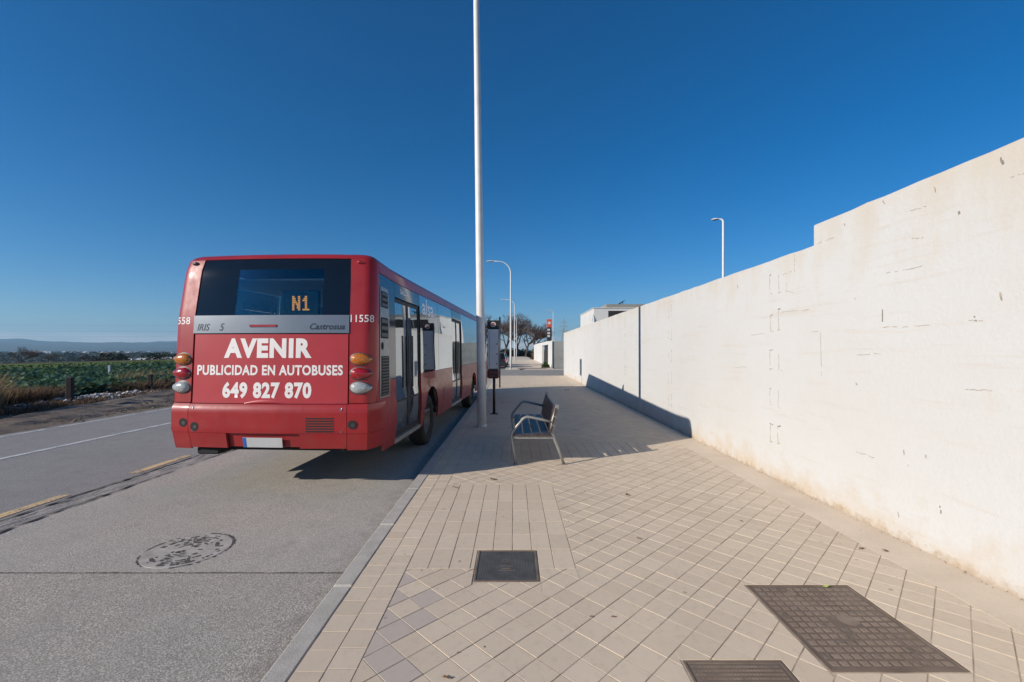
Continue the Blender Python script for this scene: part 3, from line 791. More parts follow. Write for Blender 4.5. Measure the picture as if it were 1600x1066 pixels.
def patch(name, mat, t0, t1, z0, z1, off=0.0, th=0.02, parent=None, ts=None, step=0.07, zstep=0.12, front=False, smooth=True, mb=None):
    tsv = ts or spread(t0, t1, step if max(abs(t0), abs(t1)) < BA + BQ + .3 else 0.25)
    f0 = z0 if callable(z0) else (lambda t: z0); f1 = z1 if callable(z1) else (lambda t: z1)
    nz = max(1, int(math.ceil((f1(tsv[0]) - f0(tsv[0])) / zstep))); nt = len(tsv) - 1
    own = mb is None; mb = mb or MB(); v = []
    for o in (off, off - th):
        for t in tsv:
            for j in range(nz + 1): v.append(hull(t, lerp(f0(t), f1(t), j / nz), o, front))
    W_ = nz + 1; B_ = (nt + 1) * W_; f = []
    for i in range(nt):
        for j in range(nz):
            a = i * W_ + j; f.append((a, a + W_, a + W_ + 1, a + 1)); f.append((B_ + a, B_ + a + 1, B_ + a + W_ + 1, B_ + a + W_))
        a = i * W_; f.append((a, B_ + a, B_ + a + W_, a + W_)); a += nz; f.append((a, a + W_, B_ + a + W_, B_ + a))
    for j in range(nz):
        a = j; f.append((a, a + 1, B_ + a + 1, B_ + a)); a = nt * W_ + j; f.append((a, B_ + a, B_ + a + 1, a + 1))
    mb.add(v, f)
    if not own: return None
    o = mb.build(name, mat, parent or bus)
    if smooth: shade_auto(o, 40)
    return o
def hole(name, mat, tc, zc, r_, parent=None, off=0.004, n=16, rz=None):
    mb = MB(); pts = [hull(tc + r_ * math.cos(2 * math.pi * k_ / n), zc + (rz or r_) * math.sin(2 * math.pi * k_ / n), off) for k_ in range(n)]
    mb.add(pts, [tuple(range(n))]); return mb.build(name, mat, parent or bus)
# rear
hatch = patch('engine_hatch', M['vinyl'], -0.985, 0.985, 1.125, 1.975, -0.004)
band = patch('trim_band', M['silver'], -1.0, 1.0, 1.985, 2.205, 0.014, 0.03)
rw = patch('rear_window', M['glass_dark'], -1.0, -0.47, 2.213, 2.868, -0.006, 0.012)
patch('rear_window', M['glass_dark'], 0.655, 1.0, 2.213, 2.868, -0.006, 0.012)
patch('rear_window', M['glass_dark'], -0.4695, 0.6545, 2.745, 2.868, -0.006, 0.012)
patch('window_pane', M['glass_clear'], -0.4695, 0.6545, 2.213, 2.7445, -0.007, 0.008)
for s_ in (1, -1):
    a, b = sorted((s_ * 1.004, s_ * (BA + BQ + 0.066)))
    post = patch('corner_post', M['red'], a, b, 1.128, 2.868, 0.004, 0.03, step=0.04)
    a, b = sorted((s_ * 0.992, s_ * t_y(0.46)))
    patch('bumper_corner', M['red'], a, b, 0.767, 1.116, 0.008, 0.03, step=0.04, zstep=0.04)
    patch('lower_bumper_corner', M['red'], a, b, 0.56, 0.763, 0.004, 0.03, step=0.04, zstep=0.04)
    # lamps
    def dome(name, mat, tc, zc, hw, hh, hgt, parent=None, base=0.005, n=28, m=6):
        mb = MB(); v = [hull(tc, zc, base + hgt)]; f = []
        for i in range(1, m + 1):
            q = i / m
            for k_ in range(n):
                a_ = 2 * math.pi * k_ / n; cx, sz = math.cos(a_), math.sin(a_)
                cx_s = cx * s_
                px = cx * (1.25 if cx > 0 else 0.85); pz = sz * (1 - 0.38 * max(0, cx) ** 1.5)
                v.append(hull(tc + s_ * px * hw * q, zc + pz * hh * q, base + hgt * math.sqrt(max(0, 1 - q * q))))
        for k_ in range(n): f.append((0, 1 + k_, 1 + (k_ + 1) % n))
        for i in range(m - 1):
            for k_ in range(n):
                f.append((1 + i * n + k_, 1 + (i + 1) * n + k_, 1 + (i + 1) * n + (k_ + 1) % n, 1 + i * n + (k_ + 1) % n))
        o = mb.add(v, f).build(name, mat, parent or bus, smooth=True); return o
    for zc, mt in ((1.665, 'amber'), (1.49, 'redlens'), (1.315, 'clearlens')):
        bz = dome('lamp_bezel', M['dark_grey'], s_ * 1.125, zc, 0.137, 0.085, 0.012)
        dome('tail_lamp', M[mt], s_ * 1.125, zc, 0.122, 0.072, 0.045, None, 0.012)
    dome('marker_lamp', M['dark_grey'] if s_ < 0 else M['redlens'], s_ * 1.12, 2.825, 0.045, 0.022, 0.03)
    for tt, zz_ in (((1.055, 0.875),) if s_ > 0 else ((1.055, 0.885), (0.90, 0.84))):
        hole('socket_rim', M['pit'], s_ * tt, zz_, 0.054, None, 0.0105)
        hole('socket', M['dark_grey'], s_ * tt + 0.008, zz_ - 0.004, 0.024, None, 0.0125)
patch('bumper', M['red'], -0.986, 0.986, 0.767, 1.112, 0.008, 0.03, zstep=0.04)
patch('lower_bumper', M['red'], -0.986, -0.50, 0.58, 0.763, 0.004, 0.03, zstep=0.04)
patch('lower_bumper', M['red'], 0.42, 0.986, 0.58, 0.763, 0.004, 0.03, zstep=0.04)
rec = patch('plate_recess', M['red'], -0.498, 0.418, 0.585, 0.755, -0.035, 0.02)
pl = patch('number_plate', M['plate'], -0.29, 0.205, 0.592, 0.712, 0.005, 0.006)
patch('blue_strip', M['plate_blue'], -0.289, -0.245, 0.594, 0.710, 0.0065, 0.003, pl)
pl.rotation_euler = (0, 0, 0)
for j in range(6):
    z_ = 0.785 + j * 0.031
    patch('vent_slot', M['pit'], 0.50, 0.84, z_, z_ + 0.018, 0.0098, 0.004, step=0.1)
for tt, zz_ in ((-0.93, 1.07), (0.92, 0.79), (0.92, 1.06), (-0.93, 0.79)): hole('bolt', M['silver'], tt, zz_, 0.012, None, 0.011)
# pressed lip under the hatch
mb = MB(); v = []
for i in range(25):
    u = lerp(-1, 1, i / 24); h = 0.045 * (1 - u * u)
    v += [hull(-0.02 + u * 0.27, 1.122, -0.002), hull(-0.02 + u * 0.27, 1.124 + h * 0.35, 0.022 * (1 - u * u)), hull(-0.02 + u * 0.27, 1.128 + h, -0.002)]
mb.add(v, [(3 * i + k_, 3 * i + 3 + k_, 3 * i + 4 + k_, 3 * i + 1 + k_) for i in range(24) for k_ in (0, 1)]); mb.build('hatch_lip', M['vinyl'], hatch, smooth=True)
dome_s = 1; s_ = 1
mb = MB().box(-0.17, 0.17, -0.012, 0.01, -0.014, 0.014); bl = mb.build('brake_light', M['redlens'], band)
bl.location = hull(-0.07, 2.075, 0.012)
MB().cbox(-0.96, -0.67, 0.07, 0.42, 0.475, 0.565, 0.015).build('exhaust_box', M['under'], bus)
# sides
ARCH = (3.05, 8.55); AR, AZc = 0.565, 0.53
def zbot(y):
    for c in ARCH:
        if abs(y - c) < AR: return AZc + math.sqrt(max(0.0, AR * AR - (y - c) ** 2))
    return 0.45
def side_panel(name, mat, y0, y1, za, zb, s_, off=0.0, th=0.03, arch=False, parent=None):
    if arch:
        ysv = set(spread(y0, y1, 0.25))
        for c in ARCH:
            for k_ in range(29):
                yy = c - AR * math.cos(math.pi * k_ / 28)
                if y0 < yy < y1: ysv.add(yy)
            for yy in (c - AR - 0.0005, c + AR + 0.0005):
                if y0 < yy < y1: ysv.add(yy)
        ysv = sorted(ysv)
        if s_ < 0: ysv = ysv[::-1]
        return patch(name, mat, 0, 0, lambda t: zbot(abs(t) - BA - BQ + BR), zb, off, th, parent, ts=[s_ * t_y(y) for y in ysv])
    a, b = sorted((s_ * t_y(y0), s_ * t_y(y1)))
    return patch(name, mat, a, b, za, zb, off, th, parent)
WB, WT = 1.385, 2.735
side_panel('side_panel', M['red'], 0.462, 0.94, 0.45, 1.378, 1)
# seal the area between corner and first side panel above the bumper
side_panel('side_panel', M['red'], 0.202, 0.460, 1.12, 1.378, 1)
side_panel('side_panel', M['blue_panel'], 0.202, 0.94, WB, WT, 1)
for a, b in ((2.285, 3.898), (3.904, 5.085), (6.395, 7.598), (7.604, 10.4)): side_panel('side_panel', M['red'], a, b, 0, 1.378, 1, arch=True)
for a, b in ((2.285, 3.66), (3.675, 5.085), (6.395, 7.9), (7.915, 9.4), (9.415, 10.9)):
    side_panel('side_window', M['glass_side'], a, b, WB, WT, 1, -0.002, 0.008)
for y_ in (2.275, 3.6675, 5.09, 6.39, 7.9075, 9.4075):
    side_panel('window_seal', M['black'], y_ - 0.006, y_ + 0.006, WB, WT, 1, -0.0035, 0.02)
for s_ in (1, -1):
    side_panel('roof_edge', M['red'], 0.2, BL - 0.2, 2.742, 2.868, s_, 0.006, 0.03)
    side_panel('side_panel', M['red'], 10.402 if s_ > 0 else 0.462, BL - 0.2, 0.45, 1.378, s_, arch=False) if s_ > 0 else side_panel('side_panel', M['red'], 0.462, BL - 0.2, 0, 1.378, s_, arch=True)
side_panel('side_panel', M['red'], 0.202, 0.460, 1.12, 1.378, -1)
side_panel('side_panel', M['blue_panel'], 0.202, 0.94, WB, WT, -1)
for i in range(7): side_panel('side_window', M['glass_side'], 0.95 + i * 1.42, 0.95 + (i + 1) * 1.42 - 0.015, WB, WT, -1, -0.002, 0.008)
side_panel('side_window', M['glass_side'], 10.91, BL - 0.2, WB, WT, 1, -0.002, 0.008); side_panel('side_window', M['glass_side'], 10.91, BL - 0.2, WB, WT, -1, -0.002, 0.008)
# doors, each of two leaves
def door(y0, y1):
    side_panel('door_header', M['blue_panel'], y0 + 0.002, y1 - 0.002, 2.53, WT, 1)
    side_panel('door_sill', M['sill'], y0 + 0.01, y1 - 0.01, 0.45, 0.515, 1, 0.012, 0.06)
    ym = (y0 + y1) / 2
    for a, b in ((y0 + 0.012, ym - 0.004), (ym + 0.004, y1 - 0.012)):
        mb = MB(); fw = 0.042
        kw = dict(mb=mb, off=-0.022, th=0.03)
        for (ya, yb, za, zb) in ((a, a + fw, 0.525, 2.52), (b - fw, b, 0.525, 2.52), (a + fw, b - fw, 0.525, 0.60), (a + fw, b - fw, 2.47, 2.52), (a + fw, b - fw, 1.02, 1.05)):
            patch('x', None, t_y(ya), t_y(yb), za, zb, **kw)
        leaf = mb.build('door_leaf', M['black'], bus)
        side_panel('door_glass', M['glass_side'], a + fw, b - fw, 1.05, 2.47, 1, -0.030, 0.008, parent=leaf)
        side_panel('door_glass', M['glass_side'], a + fw, b - fw, 0.60, 1.02, 1, -0.030, 0.008, parent=leaf)
        yh = b - fw - 0.05 if a < ym - 0.1 else a + fw + 0.05
        mb = MB(); mb.tube([hull(t_y(yh), zz_, 0.02) for zz_ in (1.2, 1.3, 1.9, 2.0)], 0.014, 6); mb.build('handrail', M['dark_grey'], leaf)
door(0.945, 2.27); door(5.095, 6.385)
# engine grilles at the rear right corner
gp = side_panel('grille_panel', M['grille'], 0.235, 0.66, 1.16, 2.58, 1, 0.007, 0.006)
def grille(ya, yb, za, zb, n, vertical=False):
    g = side_panel('grille', M['pit'], ya, yb, za, zb, 1, 0.0095, 0.004)
    for i in range(n):
        z_ = lerp(za, zb, (i + 0.5) / n); h = (zb - za) / n * 0.27
        patch('louvre', M['dark_grey'], t_y(ya + .01), t_y(yb - .01), z_ - h, z_ + h, off=0.016, th=0.010, parent=g)
grille(0.28, 0.62, 2.33, 2.53, 3); grille(0.27, 0.60, 1.93, 2.20, 3); grille(0.29, 0.62, 1.18, 1.70, 13)
hole('filler_cap', M['pit'], t_y(0.33), 1.83, 0.05, gp, 0.011)
side_panel('flap', M['red'], 4.05, 4.33, 0.70, 1.0, 1, 0.006, 0.004)
# roof
mb = MB(); loops = []
ths = spread(0, BA, 0.12) + [BA + BQ * i / 6 for i in range(1, 7)] + [t_y(y) for y in (0.5, 1, 2, 3, 4, 5, 6)]
for z_, ins in ((2.872, 0.0), (2.915, 0.03), (2.945, 0.075), (2.965, 0.14), (2.978, 0.25), (2.985, 0.45), (2.99, 0.8)):
    lp = [hull0(t, 2.872, False, ins) for t in ths] + [hull0(t, 2.872, True, ins) for t in ths[::-1]]
    lp = lp + [Vector((-p.x, p.y, p.z)) for p in lp[::-1]]
    loops.append([(p.x, p.y, z_ + p.z - 2.872) for p in lp])
nL = len(loops[0]); mb.add([p for l in loops for p in l], [(i * nL + k_, i * nL + (k_ + 1) % nL, (i + 1) * nL + (k_ + 1) % nL, (i + 1) * nL + k_) for i in range(len(loops) - 1) for k_ in range(nL)] + [tuple((len(loops) - 1) * nL + k_ for k_ in range(nL))])
shade_auto(mb.build('roof', M['red'], bus), 50)
MB().cbox(-0.8, 0.8, 4.4, 6.6, 2.95, 3.12, 0.06).build('roof_unit', M['interior'], bus)
# front
patch('windscreen', M['glass_dark'], -(BA + BQ), BA + BQ, 1.30, 2.868, 0, 0.02, front=True)
patch('front_panel', M['red'], -(BA + BQ), BA + BQ, 0.78, 1.295, 0.004, 0.02, front=True)
patch('front_bumper', M['red'], -(BA + BQ), BA + BQ, 0.40, 0.775, 0.008, 0.02, front=True)
for s_ in (1, -1): hole_pts = MB().lathe([(0, -0.02), (0.09, -0.01), (0.1, 0.02)], 'Y', (s_ * 0.95, BL + 0.0, 0.92), 16).build('headlamp', M['clearlens'], bus)
# interior and underbody
MB().box(-1.12, 1.12, 0.45, BL - 0.35, 2.70, 2.72).build('ceiling', M['interior'], bus)
MB().box(-0.90, 0.90, 0.25, BL - 0.3, 0.50, 0.60).build('underbody', M['under'], bus)
MB().box(-1.20, 1.20, 0.62, BL - 0.3, 0.62, 0.66).build('floor', M['grille'], bus)
MB().box(-1.14, 1.14, 0.34, 0.66, 0.66, 2.17).build('engine_bulkhead', M['dark_grey'], bus)
for s_ in (-1, 1):
    for y_ in (2.9, 3.7, 4.5, 6.9, 7.7, 8.5, 9.3):
        if s_ > 0 and y_ < 2.5: continue
        st_ = MB().cbox(s_ * 0.75 - 0.36, s_ * 0.75 + 0.36, y_, y_ + 0.42, 0.95, 1.12, 0.03).build('passenger_seat', M['seat'], bus)
        MB().cbox(s_ * 0.75 - 0.36, s_ * 0.75 + 0.36, y_ - 0.075, y_ - 0.003, 1.05, 1.68, 0.03).build('seat_back', M['seat'], st_)
mb = MB()
for (x_, y_) in ((0.55, 1.0), (0.55, 2.3), (-0.5, 3.4), (0.5, 5.0), (0.5, 6.5)): mb = MB(); mb.tube([(x_, y_, 0.66), (x_, y_, 2.7)], 0.018, 8).build('grab_pole', M['amber'], bus)
# wheels
prof_t = [(0.27, -0.11), (0.30, -0.135), (0.40, -0.145), (0.455, -0.125), (0.478, -0.09), (0.48, 0.0), (0.478, 0.09), (0.455, 0.125), (0.40, 0.145), (0.30, 0.135), (0.27, 0.11)]
prof_r = [(0.0, 0.02), (0.09, 0.02), (0.11, 0.05), (0.13, 0.045), (0.14, 0.0), (0.22, -0.01), (0.245, 0.06), (0.285, 0.115), (0.29, 0.12)]
for s_ in (1, -1):
    for yc in ARCH:
        w_ = bpy.data.objects.new('wheel', None); col.objects.link(w_); w_.parent = bus; w_.location = (s_ * 1.09, yc, 0.48)
        MB().lathe(prof_t, 'X', (0, 0, 0), 40).build('tyre', M['tyre'], w_, smooth=True)
        MB().lathe([(r_, s_ * h) for r_, h in prof_r], 'X', (0, 0, 0), 32).build('rim', M['rim'], w_, smooth=True)
        nb = MB()
        for k_ in range(10):
            a = 2 * math.pi * k_ / 10; nb.lathe([(0, 0.028), (0.014, 0.028), (0.016, 0.0)], 'X', (0, 0.185 * math.cos(a), 0.185 * math.sin(a)), 6)
        if s_ < 0: nb.v = [(-x, y, z) for x, y, z in nb.v]
        nb.build('wheel_nut', M['rim'], w_)['kind'] = 'stuff'
        MB().lathe([(AR + 0.012, s_ * 0.02 + (1.24 if s_ > 0 else -1.24) - s_ * 0.35), (AR + 0.012, s_ * 1.245)], 'X', (0, yc, AZc), 24, 0, math.pi).build('arch_liner', M['under'], bus)
# lettering
def letter(name, text, size, mat, mp, width=None, bold=0.0, shear=0.0, parent=None, space=1.0):
    c = bpy.data.curves.new('txt', 'FONT'); c.body = text; c.size = size; c.align_x = 'CENTER'; c.align_y = 'CENTER'; c.offset = bold; c.shear = shear; c.resolution_u = 3; c.space_character = space
    o = bpy.data.objects.new('txt', c); col.objects.link(o); bpy.context.view_layer.update()
    me = bpy.data.meshes.new_from_object(o.evaluated_get(bpy.context.evaluated_depsgraph_get()))
    bpy.data.objects.remove(o); bpy.data.curves.remove(c)
    xs_ = [v.co.x for v in me.vertices]; ys_ = [v.co.y for v in me.vertices]
    cx, cy = (min(xs_) + max(xs_)) / 2, (min(ys_) + max(ys_)) / 2
    k_ = width / (max(xs_) - min(xs_)) if width else 1.0
    for v in me.vertices: v.co = mp((v.co.x - cx) * k_, v.co.y - cy)
    me.materials.clear(); me.materials.append(mat); me.name = name
    return link(name, me, parent or bus)
def on(tc, zc, off): return lambda u, v: hull(tc + u, zc + v, off)
letter('lettering', 'AVENIR', 0.305, M['letter'], on(-0.02, 1.80, -0.0022), 1.12, 0.016, 0, hatch, 1.12)
letter('lettering', 'PUBLICIDAD EN AUTOBUSES', 0.165, M['letter'], on(-0.005, 1.53, -0.0022), 1.86, 0.0055, 0, hatch, 1.08)
letter('lettering', '649 827 870', 0.245, M['letter'], on(-0.02, 1.285, -0.0022), 1.13, 0.0115, 0, hatch, 1.1)
letter('lettering', '11558', 0.125, M['letter'], on(1.155, 2.165, 0.0062), 0.285, 0.001)
letter('lettering', '11558', 0.125, M['letter'], on(-1.21, 2.145, 0.0062), 0.30, 0.001)
letter('badge', 'IRIS', 0.12, M['letter_dark'], on(-0.86, 2.06, 0.0158), 0.17, 0.001, 0.25, band)
letter('badge', '5', 0.13, M['letter_dark'], on(-0.61, 2.06, 0.0158), 0.06, 0.001, 0.25, band)
letter('badge', 'Castrosua', 0.105, M['letter_dark'], on(0.735, 2.065, 0.0158), 0.43, 0.002, 0.3, band)
letter('lettering', 'SALIDA', 0.105, M['letter_pale'], on(t_y(1.42), 2.645, 0.0012), 0.40, 0.002)
letter('lettering', 'alsa', 0.40, M['letter_pale'], on(t_y(2.87), 2.55, -0.0006), 0.84, 0.006)
# route display inside the rear window
disp = MB().cbox(-0.06, 0.44, 0.40, 0.46, 2.20, 2.56, 0.01).build('route_display', M['glass_dark'], bus)
GL = {'N': ['1000001', '1100001', '1110001', '1011001', '1001101', '1000111', '1000011', '1000001'], '1': ['0011', '0111', '1111', '0011', '0011', '0011', '0011', '1111']}
mb = MB(); px = 0.0155; x_ = 0.255
GLN = ['1100011', '1110011', '1110011', '1111011', '1101111', '1100111', '1100111', '1100011']
GL1 = ['001100', '011100', '111100', '001100', '001100', '001100', '001100', '111111']
for gx, G in ((0.085, GLN), (0.085 + 9 * px, GL1)):
    for j, row in enumerate(G):
        for i, ch in enumerate(row):
            if ch == '1': mb.box(gx + i * px, gx + (i + 0.8) * px, 0.396, 0.3995, 2.485 - (j + 0.8) * px * 1.55, 2.485 - j * px * 1.55)
mb.build('route_number', M['led'], disp)

# ------------------------------------------------------------------ street lamps
def street_lamp(label, x, y, z0, h, arm, rz, lean=0.0, r0=0.095, r1=0.05, group='curved street lamps', L_=0.72):
    t = thing('street_lamp', label, 'lamp', (x, y, z0), rz, group)
    t.rotation_euler = (0, lean, rz)
    bend = min(1.4, arm * 0.7)
    pts = [(0, 0, 0)] + [(0, 0, (h - bend) * i / 8) for i in range(1, 9)]
    for i in range(1, 9):
        a = math.pi / 2 * i / 8; pts.append((-bend * (1 - math.cos(a)), 0, h - bend + bend * math.sin(a)))
    pts.append((-arm, 0, h + 0.03))
    rr = [lerp(r0, r1, min(1, p[2] / h)) if p[0] > -0.01 else 0.042 for p in pts]
    rr[-10:] = [lerp(rr[-11], 0.03, i / 9) for i in range(10)]
    MB().tube(pts, rr, 16).build('pole', M['galv'], t, smooth=True)
    MB().lathe([(r0 + 0.001, 0.0), (r0 + 0.007, 0.004), (r0 + 0.004, 0.05), (r0 - 0.002, 0.055)], 'Z', (0, 0, 0), 16).build('base_collar', M['galv'], t, smooth=True)
    # luminaire
    mb = MB(); v = []; n = 12
    for i in range(9):
        u = i / 8; hw = 0.13 * math.sin(math.pi * (0.12 + 0.84 * u)) ** 0.6; hh = 0.085 * math.sin(math.pi * (0.10 + 0.86 * u)) ** 0.6
        for k_ in range(n):
            a = math.pi * k_ / (n - 1); v.append((-arm - L_ * u + 0.05, hw * math.cos(a), h + 0.0 + hh * math.sin(a)))
    mb.add(v, [(i * n + k_, i * n + k_ + 1, (i + 1) * n + k_ + 1, (i + 1) * n + k_) for i in range(8) for k_ in range(n - 1)])
    hd = mb.build('lamp_head', M['galv'], t, smooth=True)
    mb = MB(); v = []
    for i in range(9):
        u = i / 8; hw = 0.125 * math.sin(math.pi * (0.12 + 0.84 * u)) ** 0.6
        for q in (-1, -0.5, 0.5, 1): v.append((-arm - L_ * u + 0.05, hw * q, h - 0.002 - (0.035 * math.sin(math.pi * u) if abs(q) < 1 else 0)))
    mb.add(v, [(i * 4 + k_, i * 4 + k_ + 1, (i + 1) * 4 + k_ + 1, (i + 1) * 4 + k_) for i in range(8) for k_ in range(3)])
    mb.build('lens', M['lampglass'], hd, smooth=True)
    return t
L1 = street_lamp('tall white lamp post rising out of the picture right beside the bus', -0.68, 9.64, PZ, 12.4, 1.9, 0, R(-0.75), 0.098, 0.052)
MB().box(0.074, 0.1, -0.05, 0.05, 0.55, 0.9).build('access_door', M['galv'], L1)
street_lamp('curved white street lamp on the far corner beyond the bus stop sign', -0.23, 40.3, 0.10, 9.75, 1.55, 0)
street_lamp('smaller curved street lamp, second one along the far pavement', 0.2, 70.5, 0.10, 9.75, 1.55, 0)
street_lamp('thin distant street lamp, third one along the far pavement', 0.72, 101, 0.10, 9.75, 1.55, 0)
street_lamp('street lamp with short hooked arm standing behind the long white wall', 12.65, 26.8, -0.03, 9.75, 0.30, R(-25), R(0), 0.085, 0.06, L_=0.42)
street_lamp('faint far street lamp above the grey wall right of the red sign', 7.9, 88, -0.03, 9.75, 0.9, R(10))

# ------------------------------------------------------------------ bus stop totem
tt_ = thing('bus_stop_sign', 'dark bus stop pole with a pale timetable panel beside the lamp post', 'bus stop', (-0.50, 11.58, PZ))
z0 = -PZ
MB().tube([(0, 0, 0), (0, 0, 0.96)], 0.036, 12).build('pole', M['totem_dark'], tt_, smooth=True)
MB().cbox(-0.10, 0.10, -0.08, 0.08, 0.0, 0.015, 0.004).build('base_plate', M['totem_dark'], tt_)
MB().cbox(-0.172, 0.128, -0.035, 0.035, 1.165, 2.215, 0.006).build('panel_frame', M['totem_dark'], tt_)
tp = MB().box(-0.160, 0.116, -0.039, -0.0355, 1.180, 2.205).build('timetable_panel', M['totem_panel'], tt_)
MB().box(-0.125, -0.118, -0.0405, -0.0392, 1.22, 2.15).build('margin_line', M['totem_dark'], tp)
for zz_ in (1.82, 1.56, 1.31): MB().lathe([(0.0, -0.046), (0.016, -0.044), (0.018, -0.039)], 'Y', (0.075, 0, zz_), 12).build('stud', M['totem_dark'], tp)
MB().cbox(-0.178, 0.132, -0.045, 0.045, 2.218, 2.435, 0.012).build('header', M['totem_dark'], tt_)
lg = MB().lathe([(0.045, -0.047), (0.066, -0.047)], 'Y', (-0.02, 0, 2.33), 24).build('logo_ring', M['logo_white'], tt_)
MB().lathe([(0.0, -0.047), (0.040, -0.047)], 'Y', (-0.02, 0, 2.33), 24).build('logo_disc', M['logo_red'], tt_)
MB().box(-0.05, 0.01, -0.0485, -0.0475, 2.322, 2.338).build('logo_bar', M['logo_white'], tt_)
MB().cbox(-0.172, 0.130, -0.05, 0.05, 0.925, 1.162, 0.03).build('lower_box', M['totem_red'], tt_)
MB().box(-0.13, 0.09, -0.0515, -0.0503, 1.02, 1.04).build('box_slot', M['totem_dark'], tt_)

sp_ = thing('sign_post', 'thin dark sign post with an edge-on plate past the bus stop pole', 'sign', (-0.60, 19.8, PZ))
MB().tube([(0, 0, 0), (0, 0, 3.15)], 0.032, 10).build('pole', M['totem_dark'], sp_, smooth=True)
MB().cbox(-0.045, -0.02 + 0.045, 0.03, 0.62, 2.35, 3.15, 0.008).build('sign_plate', M['totem_dark'], sp_)

# ------------------------------------------------------------------ bench
bench = thing('bench', 'grey metal bench with dark slats facing the road', 'bench', (0.0, 6.45, PZ))
def benchframe(y):
    f = MB(); f.tube([(0.037, y, 0), (-0.005, y, 0.22), (-0.03, y, 0.41), (-0.012, y, 0.47), (0.06, y, 0.565), (0.145, y, 0.665), (0.19, y, 0.688), (0.26, y, 0.682), (0.42, y, 0.648), (0.555, y, 0.615)], 0.0215, 8)
    f.build('leg', M['benchmetal'], bench, smooth=True)
    f = MB(); f.tube([(0.735, y, 0), (0.655, y, 0.22), (0.575, y, 0.42), (0.556, y, 0.53), (0.566, y, 0.63), (0.635, y, 0.86)], 0.021, 8)
    f.build('leg', M['benchmetal'], bench, smooth=True)
    MB().box(-0.005, 0.585, y - 0.018, y + 0.018, 0.375, 0.414).build('seat_support', M['benchmetal'], bench)
    f = MB(); q = [(0.545, 0.44), (0.585, 0.43), (0.66, 0.86), (0.625, 0.87)]
    f.add([(a, y - 0.028, b) for a, b in q] + [(a, y - 0.016, b) for a, b in q], [(0, 1, 2, 3), (7, 6, 5, 4), (0, 4, 5, 1), (1, 5, 6, 2), (2, 6, 7, 3), (3, 7, 4, 0)])
    f.build('end_plate', M['benchmetal'], bench)
    for xf in (0.037, 0.735): MB().cbox(xf - 0.035, xf + 0.035, y - 0.03, y + 0.03, 0, 0.008, 0.002).build('foot_plate', M['benchmetal'], bench)
benchframe(0.0); benchframe(1.93)
for i in range(4):
    x_ = 0.022 + i * 0.132; MB().cbox(x_, x_ + 0.108, -0.05, 1.98, 0.416, 0.446, 0.005).build('slat', M['slat'], bench)
for i in range(3):
    zc = 0.515 + i * 0.125; xb = 0.536 + (zc - 0.46) * 0.215
    q = [(-0.05), (1.98)]
    mb = MB(); pr = [(xb - 0.020, zc - 0.052), (xb + 0.006, zc - 0.056), (xb + 0.030, zc + 0.050), (xb + 0.004, zc + 0.054)]
    v = [(a, y_, b) for y_ in q for a, b in pr]; mb.add(v, [(0, 1, 2, 3), (7, 6, 5, 4), (0, 4, 5, 1), (1, 5, 6, 2), (2, 6, 7, 3), (3, 7, 4, 0)]); mb.build('slat', M['slat'], bench)
MB().box(0.26, 0.30, 0.95, 0.99, 0.36, 0.414).build('brace', M['benchmetal'], bench)

# ------------------------------------------------------------------ leaves on the pavement
def leaf(label, x, y, s, rz, mat, z=PZ):
    mb = MB(); n = 10; v = [(0, 0, 0.012 * s * 8)]
    for k_ in range(n):
        a = 2 * math.pi * k_ / n; r_ = s * (0.6 + 0.4 * abs(math.cos(a))) * random.uniform(0.75, 1.15)
        v.append((r_ * math.cos(a), 0.55 * r_ * math.sin(a), 0.004 + random.uniform(0, 0.35) * s))
    mb.add(v, [(0, 1 + k_, 1 + (k_ + 1) % n) for k_ in range(n)])
    mb.tube([(s * 0.8, 0, 0.004), (s * 1.3, 0.1 * s, 0.004)], 0.0012, 4)
    o = mb.build('leaf', mat); o.location = (x, y, z + 0.001); o.rotation_euler = (0, 0, rz)
    return tag(o, label, 'leaf', 'leaves on the pavement')
random.seed(9)
def gp_(px, py): Y = 695 * 1.65 / (py - 548); return (px - 802) / 695 * Y, Y
LV = [(-0.335, 2.24, 0.022, 'crumpled brown leaf on a tile near the bottom edge of the photo'), (1.30, 5.07, 0.045, 'curled dry leaf lying alone in the middle of the pavement'),
      (-0.70, 5.35, 0.045, 'dark dry leaf on the corner of the straight-laid tiles'), (-0.26, 5.68, 0.05, 'dry leaf just beyond the straight-laid tiles'),
      (2.90, 3.70, 0.030, 'brown leaf close to the wall, left of two'), (3.06, 3.66, 0.028, 'brown leaf close to the wall, right of two'),
      (0.48, 2.75, 0.012, 'tiny dark leaf scrap right of the grey cover'), (0.62, 2.75, 0.014, 'tiny dark scrap on the diagonal tiles below the grey cover'),
      (1.10, 3.9, 0.02, 'small dry leaf fragment on the pale diagonal tiles'), (2.2, 4.3, 0.02, 'small leaf scrap between the tiles and the wall'),
      (2.2, 18.5, 0.11, 'dark clump of dry leaf in the shade near the wall end')]
for x, y, s, lb in LV: leaf(lb, x, y, s, random.uniform(0, 6), M['deadleaf'])
leaf('yellow-green leaf on the edge of the large iron cover', 2.17, 3.09, 0.03, 0.2, M['greenleaf'], PZ + 0.006)
mb = MB(); random.seed(4)
for i in range(420):
    x, y = random.uniform(-0.8, 3.3), random.uniform(2.0, 9.0)
    if i > 120: x, y = 3.38 - abs(random.gauss(0, 0.035)), random.uniform(2.2, 12)
    s = random.uniform(0.003, 0.009); a = random.uniform(0, 6)
    mb.add([(x + s * math.cos(a + q) * random.uniform(.6, 1.2), y + s * math.sin(a + q), PZ + 0.001 + (0.003 if q else 0)) for q in (0, 2, 4)], [(0, 1, 2)])
stuff(mb.build('grit', M['deadleaf']), 'scattered dark grit and crumbs on the pavement', 'grit')

